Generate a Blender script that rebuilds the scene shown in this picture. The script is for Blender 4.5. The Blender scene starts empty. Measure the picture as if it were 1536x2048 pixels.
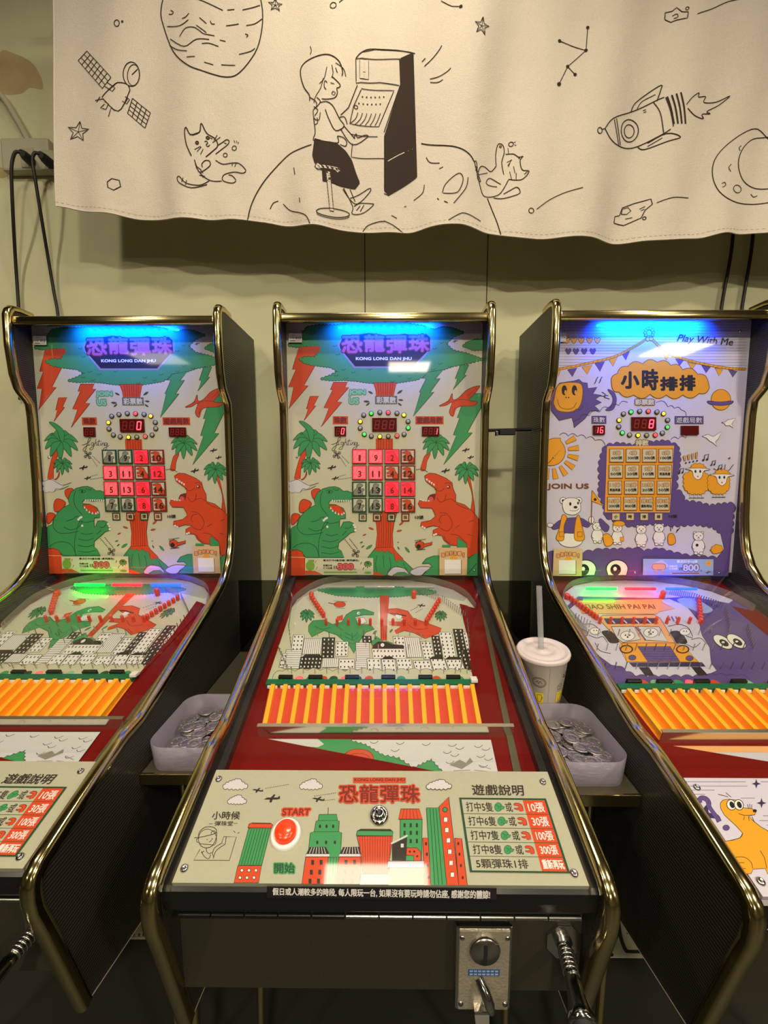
import bpy, bmesh, math, random
from mathutils import Vector, Matrix
random.seed(7)
SC = bpy.context.scene
COL = SC.collection
HC = 1.20                      # camera height; every Z below is given relative to it
F = 850.0                      # focal length in pixels of the 1536 x 2048 frame
TH = math.atan(82.0 / F)
PSI = math.atan(7.0 / F)

# ------------------------------------------------------------------ camera
cam_d = bpy.data.cameras.new('camera')
cam = bpy.data.objects.new('camera', cam_d)
COL.objects.link(cam)
cam_d.sensor_fit = 'VERTICAL'
cam_d.sensor_height = 36.0
cam_d.lens = F / 2048.0 * 36.0
cam_d.clip_start = 0.02
cam.location = (0, 0, HC)
cam.rotation_euler = (math.pi / 2 - TH, 0, PSI)
SC.camera = cam

# ------------------------------------------------------------------ world, exposure, lights
SC.view_settings.view_transform = 'Standard'
SC.view_settings.look = 'None'
SC.view_settings.exposure = 0.0
SC.view_settings.gamma = 1.0
SC.view_settings.use_curve_mapping = False
W = bpy.data.worlds.new('world')
SC.world = W
W.use_nodes = True
W.node_tree.nodes['Background'].inputs[0].default_value = (1.0, 0.85, 0.6, 1)
W.node_tree.nodes['Background'].inputs[1].default_value = 0.04


def area(name, loc, target, sx, sy, power, col, spread=None):
    d = bpy.data.lights.new(name, 'AREA')
    d.shape = 'RECTANGLE'
    d.size = sx
    d.size_y = sy
    d.energy = power
    d.color = col
    if spread:
        d.spread = spread
    o = bpy.data.objects.new(name, d)
    COL.objects.link(o)
    o.location = (loc[0], loc[1], loc[2] + HC)
    v = Vector(target) - Vector(loc)
    o.rotation_euler = v.to_track_quat('-Z', 'Y').to_euler()
    return o


WARM = (1.0, 0.87, 0.66)
# ceiling lamps of the shop and a pair added to spread light (lamp bodies are built further down)
LAMPS = [  # x, y, size x, size y, power
    (-0.05, 0.72, 0.50, 0.16, 6.4),
    (0.0, -0.05, 0.14, 0.14, 8.0),
    (-1.2, -0.05, 0.14, 0.14, 9.0),
    (1.2, -0.05, 0.14, 0.14, 14.0),
    (0.1, -1.3, 0.20, 0.20, 50.0),
    (-1.7, -1.4, 0.20, 0.20, 24.0),  # added lamp, widens the front light to the left
    (1.9, -1.4, 0.20, 0.20, 44.0),  # added lamp, widens the front light to the right
    (0.3, -4.1, 0.6, 0.6, 38.0),
    (3.5, -3.3, 0.6, 0.6, 36.0),
    (-3.0, -3.6, 0.6, 0.6, 9.0),
]
CEIL = 1.50
for i, (lx, ly, sx, sy, pw) in enumerate(LAMPS):
    area('ceiling_lamp_light', (lx, ly, CEIL - 0.035), (lx, ly, 0), sx * .94, sy * .94, pw, WARM)

# ------------------------------------------------------------------ materials
M = {}


def lin(c):
    return c / 12.92 if c <= 0.04045 else ((c + 0.055) / 1.055) ** 2.4


def rgb(h):
    if isinstance(h, str):
        return tuple(lin(int(h[i:i + 2], 16) / 255) for i in (0, 2, 4)) + (1,)
    return tuple(lin(v / 255) for v in h) + (1,)


def mat(name, col, rough=0.5, metal=0.0, spec=0.5, emit=None, es=0.0, bump=None, var=0.0, coat=0.0, alpha=1.0, scale=60):
    m = bpy.data.materials.new(name)
    m.use_nodes = True
    nt = m.node_tree
    b = nt.nodes['Principled BSDF']
    c = rgb(col)
    b.inputs['Base Color'].default_value = c
    b.inputs['Roughness'].default_value = rough
    b.inputs['Metallic'].default_value = metal
    b.inputs['Specular IOR Level'].default_value = spec
    b.inputs['Coat Weight'].default_value = coat
    b.inputs['Coat Roughness'].default_value = 0.04
    b.inputs['Alpha'].default_value = alpha
    if emit:
        b.inputs['Emission Color'].default_value = rgb(emit)
        b.inputs['Emission Strength'].default_value = es
    if var or bump:
        tc = nt.nodes.new('ShaderNodeTexCoord')
        nz = nt.nodes.new('ShaderNodeTexNoise')
        nz.inputs['Scale'].default_value = scale
        nz.inputs['Detail'].default_value = 4
        nt.links.new(tc.outputs['Object'], nz.inputs['Vector'])
        if var:
            mx = nt.nodes.new('ShaderNodeMix')
            mx.data_type = 'RGBA'
            mx.inputs['A'].default_value = tuple(v * (1 - var) for v in c[:3]) + (1,)
            mx.inputs['B'].default_value = tuple(min(1, v * (1 + var)) for v in c[:3]) + (1,)
            nt.links.new(nz.outputs['Fac'], mx.inputs['Factor'])
            nt.links.new(mx.outputs['Result'], b.inputs['Base Color'])
        if bump:
            bp = nt.nodes.new('ShaderNodeBump')
            bp.inputs['Strength'].default_value = bump
            bp.inputs['Distance'].default_value = 0.002
            nt.links.new(nz.outputs['Fac'], bp.inputs['Height'])
            nt.links.new(bp.outputs['Normal'], b.inputs['Normal'])
    M[name] = m
    return m


def ink(name, col, coat=0.7):            # printed colour under a clear film
    c = [((lin(int(col[i:i + 2], 16) / 255) * 0.80) ** (1 / 2.2)) * 255 for i in (0, 2, 4)]
    return mat(name, c, rough=0.5, spec=0.3, var=0.05, scale=300, coat=coat)


ink('cream', 'cfcdae'); ink('plate_cream', 'b8b89e'); ink('green', '3d9a58'); ink('dark_green', '1c4a2a'); ink('orange', 'd9491a'); ink('line', '2a2318')
ink('black', '17141a'); ink('white', 'efece6'); ink('pinkred', 'd8585a'); ink('brownred', '7a2415'); ink('grey', '8f8d7e')
ink('greycream', 'a8a792'); ink('yellow', 'efa51e'); ink('purple', '5f4a8a'); ink('lilac', 'd2cede'); ink('darkpurple', '362a55')
ink('cloudwhite', 'd6d4d6'); ink('tan', 'dcbc8a'); ink('skyblue', '9fb6dc'); ink('greygreen', '5f6c50'); ink('label_blue', '2f568c'); ink('lime', '78a83c'); ink('brown', '7a4a12')
mat('boardred', '6c0f08', rough=0.6, spec=0.12, var=0.05, scale=300); ink('lightgreen', '8fc79a'); ink('olive', '5e573c'); ink('darkgrey', '47453c'); ink('paleorange', 'f0b070')
mat('plastic_white', 'e6e4e0', rough=0.35)
mat('brass', 'cfc08a', rough=0.15, metal=1.0, bump=0.08, scale=25)
mat('chrome', 'c8c8c6', rough=0.12, metal=1.0)
mat('steel', 'bcbab4', rough=0.25, metal=1.0)
mat('coin_metal', 'c4c0be', rough=0.42, metal=1.0, bump=0.25, scale=500)
mat('post_red', 'd93a1c', rough=0.3, coat=0.4)
mat('black_plastic', '141312', rough=0.28)
mat('inner_black', '1b1822', rough=0.3)
mat('alu', '4a4948', rough=0.25, metal=0.6)
mat('lane_orange', 'ffac1c', rough=0.4)
mat('lane_floor', 'f08c10', rough=0.4)
mat('lane_floor_red_reflect', 'd0492a', rough=0.4)  # red reflection over the middle machine's lanes, put into the floor colour
mat('pcb', '17633f', rough=0.35, var=0.3, scale=400)
mat('lit_red', 'ff2a3a', emit='ff1c30', es=1.6)
mat('lit_red_soft', 'ff6a70', emit='ff2f3c', es=1.15)
mat('led_red', 'ff3030', emit='ff3038', es=3)
mat('led_amber', 'ffb020', emit='ffae20', es=3)
mat('led_green', '30d040', emit='40d048', es=1.2)
mat('led_dot', '60a0ff', emit='0c34ff', es=95)
mat('led_greenbar', '20ff60', emit='00ff10', es=24)
mat('led_redbar', 'ff2030', emit='ff0208', es=28)
mat('led_bluebar', '2050ff', emit='000cff', es=55)
mat('lamp_off', '9a9a84', rough=0.3)
mat('lamp_ring', '35351f', rough=0.3)
mat('display_off', '52100e', rough=0.15)
mat('seg_off', '7c2a22', rough=0.3)
mat('seg_on', 'ff4a50', emit='ff3040', es=5)
mat('button_red', 'f0380f', rough=0.25, emit='ff2a08', es=0.55, coat=0.5)
mat('coin_plate', 'b8ae9a', rough=0.38, metal=0.6, bump=0.5, scale=260)
mat('socket_face', 'aaa688', rough=0.4)
mat('lit_red_dark', 'd8202c', emit='d01020', es=0.9)
mat('edge_band', '9a9484', rough=0.5)
mat('bar_metal', 'dcd6c4', rough=0.16, metal=0.95)
mat('rubber', '121110', rough=0.7)
mat('cup_paper', 'f4eee0', rough=0.6)
mat('lid_plastic', 'cfc4c4', rough=0.35)
mat('cable_black', '14120e', rough=0.5)
mat('conduit', 'b2ae94', rough=0.5)
mat('lamp_face', 'ffffff', emit='fff0d0', es=2.0)
mat('lamp_body', 'd8d8d2', rough=0.5)
mat('ceiling_paint', '5e584a', rough=0.9, var=0.05)
mat('wall_paint', 'd0cfa9', rough=0.75, var=0.10, bump=0.12, scale=9)
mat('side_wall', '5e5646', rough=0.9, var=0.08, scale=6)
mat('seam', '3c3828', rough=0.9)
mat('stain', 'b8a27a', rough=0.95, var=0.2, scale=30)
mat('floor_tile', '1d1c15', rough=0.6, var=0.15, scale=14)
mat('panel_black', '302d22', rough=0.42, bump=0.3, var=0.15, scale=900)
mat('wood_rod', '6a4a2a', rough=0.6)
mat('paper', 'b8b49c', rough=0.8)


def glass(name, tint, base, rough=0.0, power=5.0, trans=None):
    """clear pane: straight-through light plus a Schlick mirror"""
    m = bpy.data.materials.new(name)
    m.use_nodes = True
    nt = m.node_tree
    nt.nodes.remove(nt.nodes['Principled BSDF'])
    out = nt.nodes['Material Output']
    tr = nt.nodes.new('ShaderNodeBsdfTransparent')
    tr.inputs[0].default_value = tint
    gl = nt.nodes.new('ShaderNodeBsdfGlossy')
    gl.inputs['Roughness'].default_value = rough
    lw = nt.nodes.new('ShaderNodeLayerWeight')
    lw.inputs['Blend'].default_value = 0.5
    pw = nt.nodes.new('ShaderNodeMath'); pw.operation = 'POWER'; pw.inputs[1].default_value = power
    ml = nt.nodes.new('ShaderNodeMath'); ml.operation = 'MULTIPLY_ADD'
    ml.inputs[1].default_value = 1 - base
    ml.inputs[2].default_value = base
    mx = nt.nodes.new('ShaderNodeMixShader')
    nt.links.new(lw.outputs['Facing'], pw.inputs[0])
    nt.links.new(pw.outputs[0], ml.inputs[0])
    nt.links.new(ml.outputs[0], mx.inputs[0])
    nt.links.new(tr.outputs[0], mx.inputs[1])
    nt.links.new(gl.outputs[0], mx.inputs[2])
    nt.links.new(mx.outputs[0], out.inputs['Surface'])
    M[name] = m


glass('clear_glass', (0.97, 0.98, 0.97, 1), 0.007)
glass('smoked_acrylic', (0.42, 0.42, 0.40, 1), 0.04)


def translucent(name, col, keep, rough=0.4):
    """frosted plastic: part see-through, part diffuse and diffuse-transmitted"""
    m = bpy.data.materials.new(name)
    m.use_nodes = True
    nt = m.node_tree
    b = nt.nodes['Principled BSDF']
    b.inputs['Base Color'].default_value = rgb(col)
    b.inputs['Roughness'].default_value = rough
    tl = nt.nodes.new('ShaderNodeBsdfTranslucent'); tl.inputs[0].default_value = rgb(col)
    tr = nt.nodes.new('ShaderNodeBsdfTransparent')
    m1 = nt.nodes.new('ShaderNodeMixShader'); m1.inputs[0].default_value = 0.45
    m2 = nt.nodes.new('ShaderNodeMixShader'); m2.inputs[0].default_value = keep
    nt.links.new(b.outputs[0], m1.inputs[1]); nt.links.new(tl.outputs[0], m1.inputs[2])
    nt.links.new(m1.outputs[0], m2.inputs[1]); nt.links.new(tr.outputs[0], m2.inputs[2])
    nt.links.new(m2.outputs[0], nt.nodes['Material Output'].inputs['Surface'])
    M[name] = m


translucent('frosted', 'c2bacb', 0.48)
translucent('straw_plastic', 'c8ccd0', 0.5)
translucent('arch_plastic', 'b0b0a4', 0.6)


def wave_mat(name, c1, c2, scale, axis, rough, bump):
    m = bpy.data.materials.new(name)
    m.use_nodes = True
    nt = m.node_tree
    b = nt.nodes['Principled BSDF']
    b.inputs['Roughness'].default_value = rough
    tc = nt.nodes.new('ShaderNodeTexCoord')
    wv = nt.nodes.new('ShaderNodeTexWave')
    wv.bands_direction = axis
    wv.inputs['Scale'].default_value = scale
    wv.inputs['Distortion'].default_value = 0.0
    nt.links.new(tc.outputs['Object'], wv.inputs['Vector'])
    mx = nt.nodes.new('ShaderNodeMix'); mx.data_type = 'RGBA'
    mx.inputs['A'].default_value = rgb(c1); mx.inputs['B'].default_value = rgb(c2)
    nt.links.new(wv.outputs['Fac'], mx.inputs['Factor'])
    nt.links.new(mx.outputs['Result'], b.inputs['Base Color'])
    bp = nt.nodes.new('ShaderNodeBump'); bp.inputs['Strength'].default_value = bump; bp.inputs['Distance'].default_value = 0.002
    nt.links.new(wv.outputs['Fac'], bp.inputs['Height'])
    nt.links.new(bp.outputs['Normal'], b.inputs['Normal'])
    M[name] = m


wave_mat('ribbed_black', '1b1a14', '36332a', 62, 'Z', 0.42, 0.25)


def cloth_mat():
    m = bpy.data.materials.new('cloth')
    m.use_nodes = True
    nt = m.node_tree
    b = nt.nodes['Principled BSDF']
    b.inputs['Roughness'].default_value = 0.9
    b.inputs['Specular IOR Level'].default_value = 0.15
    b.inputs['Sheen Weight'].default_value = 0.15
    tc = nt.nodes.new('ShaderNodeTexCoord')
    nz = nt.nodes.new('ShaderNodeTexNoise'); nz.inputs['Scale'].default_value = 420; nz.inputs['Detail'].default_value = 3
    n2 = nt.nodes.new('ShaderNodeTexNoise'); n2.inputs['Scale'].default_value = 7; n2.inputs['Detail'].default_value = 6
    nt.links.new(tc.outputs['Object'], nz.inputs['Vector']); nt.links.new(tc.outputs['Object'], n2.inputs['Vector'])
    mx = nt.nodes.new('ShaderNodeMix'); mx.data_type = 'RGBA'
    mx.inputs['A'].default_value = rgb('c8beae'); mx.inputs['B'].default_value = rgb('e0d7ca')
    nt.links.new(nz.outputs['Fac'], mx.inputs['Factor'])
    nt.links.new(mx.outputs['Result'], b.inputs['Base Color'])
    ad = nt.nodes.new('ShaderNodeMath'); ad.operation = 'MULTIPLY_ADD'; ad.inputs[1].default_value = 6.0
    nt.links.new(n2.outputs['Fac'], ad.inputs[0]); nt.links.new(nz.outputs['Fac'], ad.inputs[2])
    bp = nt.nodes.new('ShaderNodeBump'); bp.inputs['Strength'].default_value = 0.35; bp.inputs['Distance'].default_value = 0.003
    nt.links.new(ad.outputs[0], bp.inputs['Height']); nt.links.new(bp.outputs['Normal'], b.inputs['Normal'])
    M['cloth'] = m


cloth_mat()
mat('cloth_ink', '3a3128', rough=0.9, spec=0.1)
mat('cloth_black', '3d332e', rough=0.9, spec=0.1)
mat('hem', 'c6bca6', rough=0.9, spec=0.1)

# ------------------------------------------------------------------ view rays (tracing flat prints onto their boards)
fwd = Vector((-math.sin(PSI) * math.cos(TH), math.cos(PSI) * math.cos(TH), -math.sin(TH)))
rgt = Vector((math.cos(PSI), math.sin(PSI), 0))
upv = rgt.cross(fwd)


def ray(px, py):
    return fwd + rgt * ((px - 768) / F) - upv * ((py - 1024) / F)


def hit(px, py, p0, n):
    d = ray(px, py)
    return d * (Vector(p0).dot(n) / d.dot(n))


def at_height(px, py, z):
    d = ray(px, py)
    return d * (z / d.z)


def at_y(px, py, y):
    d = ray(px, py)
    return d * (y / d.y)


# ------------------------------------------------------------------ mesh builder
MESHES = {}


class MB:
    def __init__(s, off=(0, 0, HC)):
        s.v = []; s.f = []; s.m = []; s.s = []; s.names = []
        s.off = off

    def mi(s, name):
        if name not in s.names:
            s.names.append(name)
        return s.names.index(name)

    def add(s, vs, fs, m, smooth=False):
        b = len(s.v)
        s.v.extend([tuple(p) for p in vs])
        k = s.mi(m)
        for f in fs:
            s.f.append([b + i for i in f]); s.m.append(k); s.s.append(smooth)

    def bm(s, b, m, smooth=False):
        b.verts.ensure_lookup_table()
        for i, v in enumerate(b.verts):
            v.index = i
        s.add([v.co.copy() for v in b.verts], [[v.index for v in f.verts] for f in b.faces], m, smooth)
        b.free()

    def box(s, c, sz, m, bev=0.0, rot=None, seg=2, smooth=False):
        b = bmesh.new()
        bmesh.ops.create_cube(b, size=1.0)
        for v in b.verts:
            v.co = Vector((v.co.x * sz[0], v.co.y * sz[1], v.co.z * sz[2]))
        if bev:
            bmesh.ops.bevel(b, geom=list(b.edges), offset=bev, segments=seg, profile=0.5, affect='EDGES')
        for v in b.verts:
            if rot:
                v.co = rot @ v.co
            v.co += Vector(c)
        s.bm(b, m, smooth)

    def prism(s, prof, x0, x1, m, m2=None):
        """polygon of (y, z) pushed along x"""
        n = len(prof)
        vs = [(x0, p[0], p[1]) for p in prof] + [(x1, p[0], p[1]) for p in prof]
        s.add(vs, [list(range(n))[::-1], list(range(n, 2 * n))], m2 or m)
        s.add(vs, [[i, (i + 1) % n, n + (i + 1) % n, n + i] for i in range(n)], m)

    def slab(s, quad, th, m):
        """4 corners, thickness vector"""
        a = [Vector(p) for p in quad]
        t = Vector(th)
        vs = a + [p + t for p in a]
        s.add(vs, [[0, 1, 2, 3], [7, 6, 5, 4], [0, 4, 5, 1], [1, 5, 6, 2], [2, 6, 7, 3], [3, 7, 4, 0]], m)

    def tube(s, pts, r, m, seg=8, caps=True):
        pts = [Vector(p) for p in pts]
        rs = r if isinstance(r, (list, tuple)) else [r] * len(pts)
        vs = []; fs = []
        prev = None
        for i, p in enumerate(pts):
            t = (pts[min(i + 1, len(pts) - 1)] - pts[max(i - 1, 0)]).normalized()
            if prev is None:
                a = Vector((0, 0, 1)) if abs(t.z) < .9 else Vector((1, 0, 0))
                u = t.cross(a).normalized()
            else:
                u = (prev - t * prev.dot(t)).normalized()
            prev = u
            w = t.cross(u)
            for k in range(seg):
                an = 2 * math.pi * k / seg
                vs.append(p + (u * math.cos(an) + w * math.sin(an)) * rs[i])
        for i in range(len(pts) - 1):
            for k in range(seg):
                k2 = (k + 1) % seg
                fs.append([i * seg + k, i * seg + k2, (i + 1) * seg + k2, (i + 1) * seg + k])
        s.add(vs, fs, m, True)
        if caps:
            s.add(vs[:seg], [list(range(seg))[::-1]], m)
            s.add(vs[-seg:], [list(range(seg))], m)

    def lathe(s, o, ax, prof, m, seg=20, smooth=True, arc=None):
        """prof = [(radius, height along axis)]"""
        ax = Vector(ax).normalized()
        a = Vector((0, 0, 1)) if abs(ax.z) < .9 else Vector((1, 0, 0))
        u = ax.cross(a).normalized(); w = ax.cross(u)
        vs = []; fs = []
        for r, h in prof:
            for k in range(seg):
                an = 2 * math.pi * k / seg
                vs.append(Vector(o) + ax * h + (u * math.cos(an) + w * math.sin(an)) * r)
        for i in range(len(prof) - 1):
            for k in range(seg):
                k2 = (k + 1) % seg
                fs.append([i * seg + k, i * seg + k2, (i + 1) * seg + k2, (i + 1) * seg + k])
        s.add(vs, fs, m, smooth)
        if prof[0][0] > 1e-6:
            s.add(vs[:seg], [list(range(seg))[::-1]], m)
        if prof[-1][0] > 1e-6:
            s.add(vs[-seg:], [list(range(seg))], m)

    def sweep(s, path, xc, sect, m):
        """path = [(y, z)], sect = closed loop of (dx, dn); dn is along the path's left normal"""
        n = len(sect); vs = []; fs = []
        for i, p in enumerate(path):
            a = path[max(i - 1, 0)]; b = path[min(i + 1, len(path) - 1)]
            ty, tz = b[0] - a[0], b[1] - a[1]
            L = math.hypot(ty, tz) or 1
            ny, nz = tz / L, -ty / L
            for dx, dn in sect:
                vs.append((xc + dx, p[0] + ny * dn, p[1] + nz * dn))
        for i in range(len(path) - 1):
            for k in range(n):
                k2 = (k + 1) % n
                fs.append([i * n + k, i * n + k2, (i + 1) * n + k2, (i + 1) * n + k])
        s.add(vs, fs, m, True)
        s.add(vs[:n], [list(range(n))[::-1]], m)
        s.add(vs[-n:], [list(range(n))], m)

    def build(s, name, parent=None, key=None):
        me = MESHES.get(key) if key else None
        if me is None:
            me = bpy.data.meshes.new(name)
            me.from_pydata([(p[0] + s.off[0], p[1] + s.off[1], p[2] + s.off[2]) for p in s.v], [], s.f)
            for nme in s.names:
                me.materials.append(M[nme])
            me.polygons.foreach_set('material_index', s.m)
            me.polygons.foreach_set('use_smooth', s.s)
            me.update()
            if key:
                MESHES[key] = me
        o = bpy.data.objects.new(name, me)
        COL.objects.link(o)
        if parent:
            o.parent = parent
        return o


def tag(o, label=None, cat=None, group=None, kind=None):
    if label: o['label'] = label
    if cat: o['category'] = cat
    if group: o['group'] = group
    if kind: o['kind'] = kind
    return o


def empty(name, loc):
    o = bpy.data.objects.new(name, None)
    o.location = loc
    o.empty_display_size = 0.05
    COL.objects.link(o)
    return o


# ------------------------------------------------------------------ flat prints
TXT = {}


def text_mesh(t):
    if t not in TXT:
        c = bpy.data.curves.new('lettering', 'FONT')
        c.body = t; c.resolution_u = 3
        o = bpy.data.objects.new('lettering', c)
        COL.objects.link(o)
        dg = bpy.context.evaluated_depsgraph_get()
        me = bpy.data.meshes.new_from_object(o.evaluated_get(dg))
        vs = [(v.co.x, v.co.y) for v in me.vertices]
        fs = [list(p.vertices) for p in me.polygons]
        bpy.data.objects.remove(o); bpy.data.curves.remove(c); bpy.data.meshes.remove(me)
        x0 = min(v[0] for v in vs); x1 = max(v[0] for v in vs)
        y0 = min(v[1] for v in vs); y1 = max(v[1] for v in vs)
        TXT[t] = ([((v[0] - x0) / (x1 - x0), (y1 - v[1]) / max(y1 - y0, 1e-6)) for v in vs], fs)
    return TXT[t]


def P(st):
    if isinstance(st, str):
        return [tuple(float(q) for q in w.split(',')) for w in st.split()]
    return list(st)


def smooth_pts(pts, closed, n=4):
    out = []; L = len(pts)
    rng = range(L) if closed else range(L - 1)
    for i in rng:
        if closed:
            a, b, c, d = pts[i - 1], pts[i], pts[(i + 1) % L], pts[(i + 2) % L]
        else:
            a, b, c, d = pts[max(i - 1, 0)], pts[i], pts[i + 1], pts[min(i + 2, L - 1)]
        for k in range(n):
            t = k / n
            out.append(tuple(0.5 * (2 * b[j] + (c[j] - a[j]) * t + (2 * a[j] - 5 * b[j] + 4 * c[j] - d[j]) * t * t + (3 * b[j] - a[j] - 3 * c[j] + d[j]) * t ** 3) for j in (0, 1)))
    if not closed:
        out.append(pts[-1])
    return out


def scallop(pts, r, depth=0.45, closed=True):
    """turn a polygon's sides into rows of round bumps (outward for points listed clockwise on screen)"""
    out = []; L = len(pts)
    for i in range(L if closed else L - 1):
        a, b = pts[i], pts[(i + 1) % L]
        d = math.hypot(b[0] - a[0], b[1] - a[1])
        n = max(1, int(round(d / r)))
        if d < r * .5:
            out.append(a); continue
        nx, ny = (b[1] - a[1]) / d, -(b[0] - a[0]) / d
        for k in range(n):
            for q in range(5):
                t = (k + q / 5) / n
                h = math.sin(math.pi * q / 5) * depth * d / n
                out.append((a[0] + (b[0] - a[0]) * t + nx * h, a[1] + (b[1] - a[1]) * t + ny * h))
    if not closed:
        out.append(pts[-1])
    return out


class Art:
    """prints traced onto one flat board; later calls lie over earlier ones"""
    EPS = 4e-6

    def __init__(s, mb, p0, n, shift=(0, 0, 0), base=3e-5):
        s.mb = mb; s.n = Vector(n).normalized(); s.sh = Vector(shift)
        s.p0 = Vector(p0) + s.sh
        s.k = 0; s.base = base; s.crop(0, 0, 1)

    def crop(s, ox, oy, sc):
        s.c = (ox, oy, sc)
        return s

    def at(s, x, y):
        ox, oy, sc = s.c
        w = hit(ox + x / sc, oy + y / sc, s.p0, s.n)
        return w - s.sh + s.n * (s.base + s.k * s.EPS)

    def poly(s, pts, m, smooth=False, out=None, ow=3.0):
        pts = P(pts)
        if smooth:
            pts = smooth_pts(pts, True)
        s.k += 1
        s.mb.add([s.at(*p) for p in pts], [list(range(len(pts)))], m)
        if out:
            s.line(pts + [pts[0]], ow, out)

    def line(s, pts, w, m, smooth=False):
        pts = P(pts)
        if smooth:
            pts = smooth_pts(pts, False)
        q = [pts[0]]
        for p in pts[1:]:
            if math.hypot(p[0] - q[-1][0], p[1] - q[-1][1]) > 1e-3:
                q.append(p)
        if len(q) < 2:
            return
        s.k += 1
        vs = []
        for i, p in enumerate(q):
            a = q[max(i - 1, 0)]; b = q[min(i + 1, len(q) - 1)]
            dx, dy = b[0] - a[0], b[1] - a[1]
            L = math.hypot(dx, dy) or 1
            nx, ny = -dy / L * w / 2, dx / L * w / 2
            vs.append(s.at(p[0] + nx, p[1] + ny)); vs.append(s.at(p[0] - nx, p[1] - ny))
        s.mb.add(vs, [[2 * i, 2 * i + 2, 2 * i + 3, 2 * i + 1] for i in range(len(q) - 1)], m)

    def lines(s, lst, w, m, smooth=False):
        for l in lst.split('|'):
            s.line(l.strip(), w, m, smooth)

    def circ(s, x, y, rx, m, ry=None, n=22, out=None, ow=3.0, a0=0, a1=360, rot=0):
        ry = ry or rx
        cr, sr = math.cos(math.radians(rot)), math.sin(math.radians(rot))
        pts = []
        for k in range(n if a1 - a0 >= 360 else n + 1):
            t = math.radians(a0 + (a1 - a0) * k / n)
            ex, ey = rx * math.cos(t), ry * math.sin(t)
            pts.append((x + ex * cr - ey * sr, y + ex * sr + ey * cr))
        s.poly(pts, m, out=out, ow=ow)

    def rect(s, x0, y0, x1, y1, m, out=None, ow=3.0):
        s.poly([(x0, y0), (x1, y0), (x1, y1), (x0, y1)], m, out=out, ow=ow)

    def text(s, t, box, m, bold=0.0, halo=None, hw=4.0, skew=0.0):
        """box = (x0, y0, x1, y1) or four corners TL TR BR BL"""
        if len(box) == 4 and not isinstance(box[0], tuple):
            x0, y0, x1, y1 = box
            q = [(x0 + skew, y0), (x1 + skew, y0), (x1, y1), (x0, y1)]
        else:
            q = box
        vs, fs = text_mesh(t)
        pp = []
        for u, v in vs:
            a = (1 - v) * (1 - u); b = (1 - v) * u; c = v * u; d = v * (1 - u)
            pp.append((a * q[0][0] + b * q[1][0] + c * q[2][0] + d * q[3][0], a * q[0][1] + b * q[1][1] + c * q[2][1] + d * q[3][1]))

        def put(mm, r):
            s.k += 1
            if r <= 0:
                offs = [(0, 0)]
            else:
                n = 4 if r < 2.2 else 8
                offs = [(r * math.cos(2 * math.pi * i / n + .4), r * math.sin(2 * math.pi * i / n + .4)) for i in range(n)]
            for i, o in enumerate(offs):
                s.mb.add([s.at(p[0] + o[0], p[1] + o[1]) + s.n * (i * 4e-7) for p in pp], fs, mm)
        if halo:
            put(halo, hw + bold)
        put(m, bold)
# ================================================================== shop room
YW = 1.28                       # back wall
RX, RY, FL = 4.6, -5.6, -HC


def room():
    m = MB(); m.box((0, YW + .05, (CEIL + FL) / 2), (2 * RX, .1, CEIL - FL), 'wall_paint')
    for px in (730, 974):       # joints between the wall boards
        p = at_y(px, 560, YW)
        m.box((p.x, YW - .0006, (CEIL + FL) / 2), (.0022, .0016, CEIL - FL), 'seam')
    a = Art(m, (0, YW, 0), (0, -1, 0))
    a.poly('0,105 30,108 62,124 80,150 86,178 60,176 40,188 0,182', 'stain', True)
    a.poly('0,335 12,342 16,352 0,356', 'stain', True)
    a.poly('985,772 1036,782 1036,858 985,858', 'wall_paint')
    tag(m.build('wall_back'), kind='structure')
    m = MB(); m.box((-RX - .05, (YW + RY) / 2, (CEIL + FL) / 2), (.1, YW - RY, CEIL - FL), 'side_wall'); tag(m.build('wall_left'), kind='structure')
    m = MB(); m.box((RX + .05, (YW + RY) / 2, (CEIL + FL) / 2), (.1, YW - RY, CEIL - FL), 'side_wall'); tag(m.build('wall_right'), kind='structure')
    m = MB(); m.box((0, RY - .05, (CEIL + FL) / 2), (2 * RX, .1, CEIL - FL), 'side_wall'); tag(m.build('wall_front'), kind='structure')
    m = MB(); m.box((0, (YW + RY) / 2, FL - .05), (2 * RX + .2, YW - RY + .2, .1), 'floor_tile'); tag(m.build('floor'), kind='structure')
    m = MB(); m.box((0, (YW + RY) / 2, CEIL + .05), (2 * RX + .2, YW - RY + .2, .1), 'ceiling_paint'); tag(m.build('ceiling'), kind='structure')
    names = ['small ceiling strip lamp above the middle pinball machine', 'small square ceiling lamp straight above the players', 'small square ceiling lamp over the left end of the row',
             'small square ceiling lamp over the right end of the row', 'medium square ceiling lamp behind the players, middle one of three', 'medium square ceiling lamp added to spread light behind the players, left one of three', 'medium square ceiling lamp added to spread light behind the players, right one of three', 'square ceiling lamp far behind the middle of the shop', 'square ceiling lamp far behind on the right', 'square ceiling lamp far behind on the left']
    for (lx, ly, sx, sy, pw), nm in zip(LAMPS, names):
        m = MB(off=(0, 0, 0))
        m.box((0, 0, -.012), (sx + .03, sy + .03, .024), 'lamp_body', .004)
        e = m.build('ceiling_lamp'); e.location = (lx, ly, CEIL + HC)
        f = MB(off=(0, 0, 0)); f.box((0, 0, -.026), (sx, sy, .004), 'lamp_face')
        f.build('lamp_panel', e)
        tag(e, nm, 'ceiling lamp', 'ceiling lamps')


room()

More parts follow.
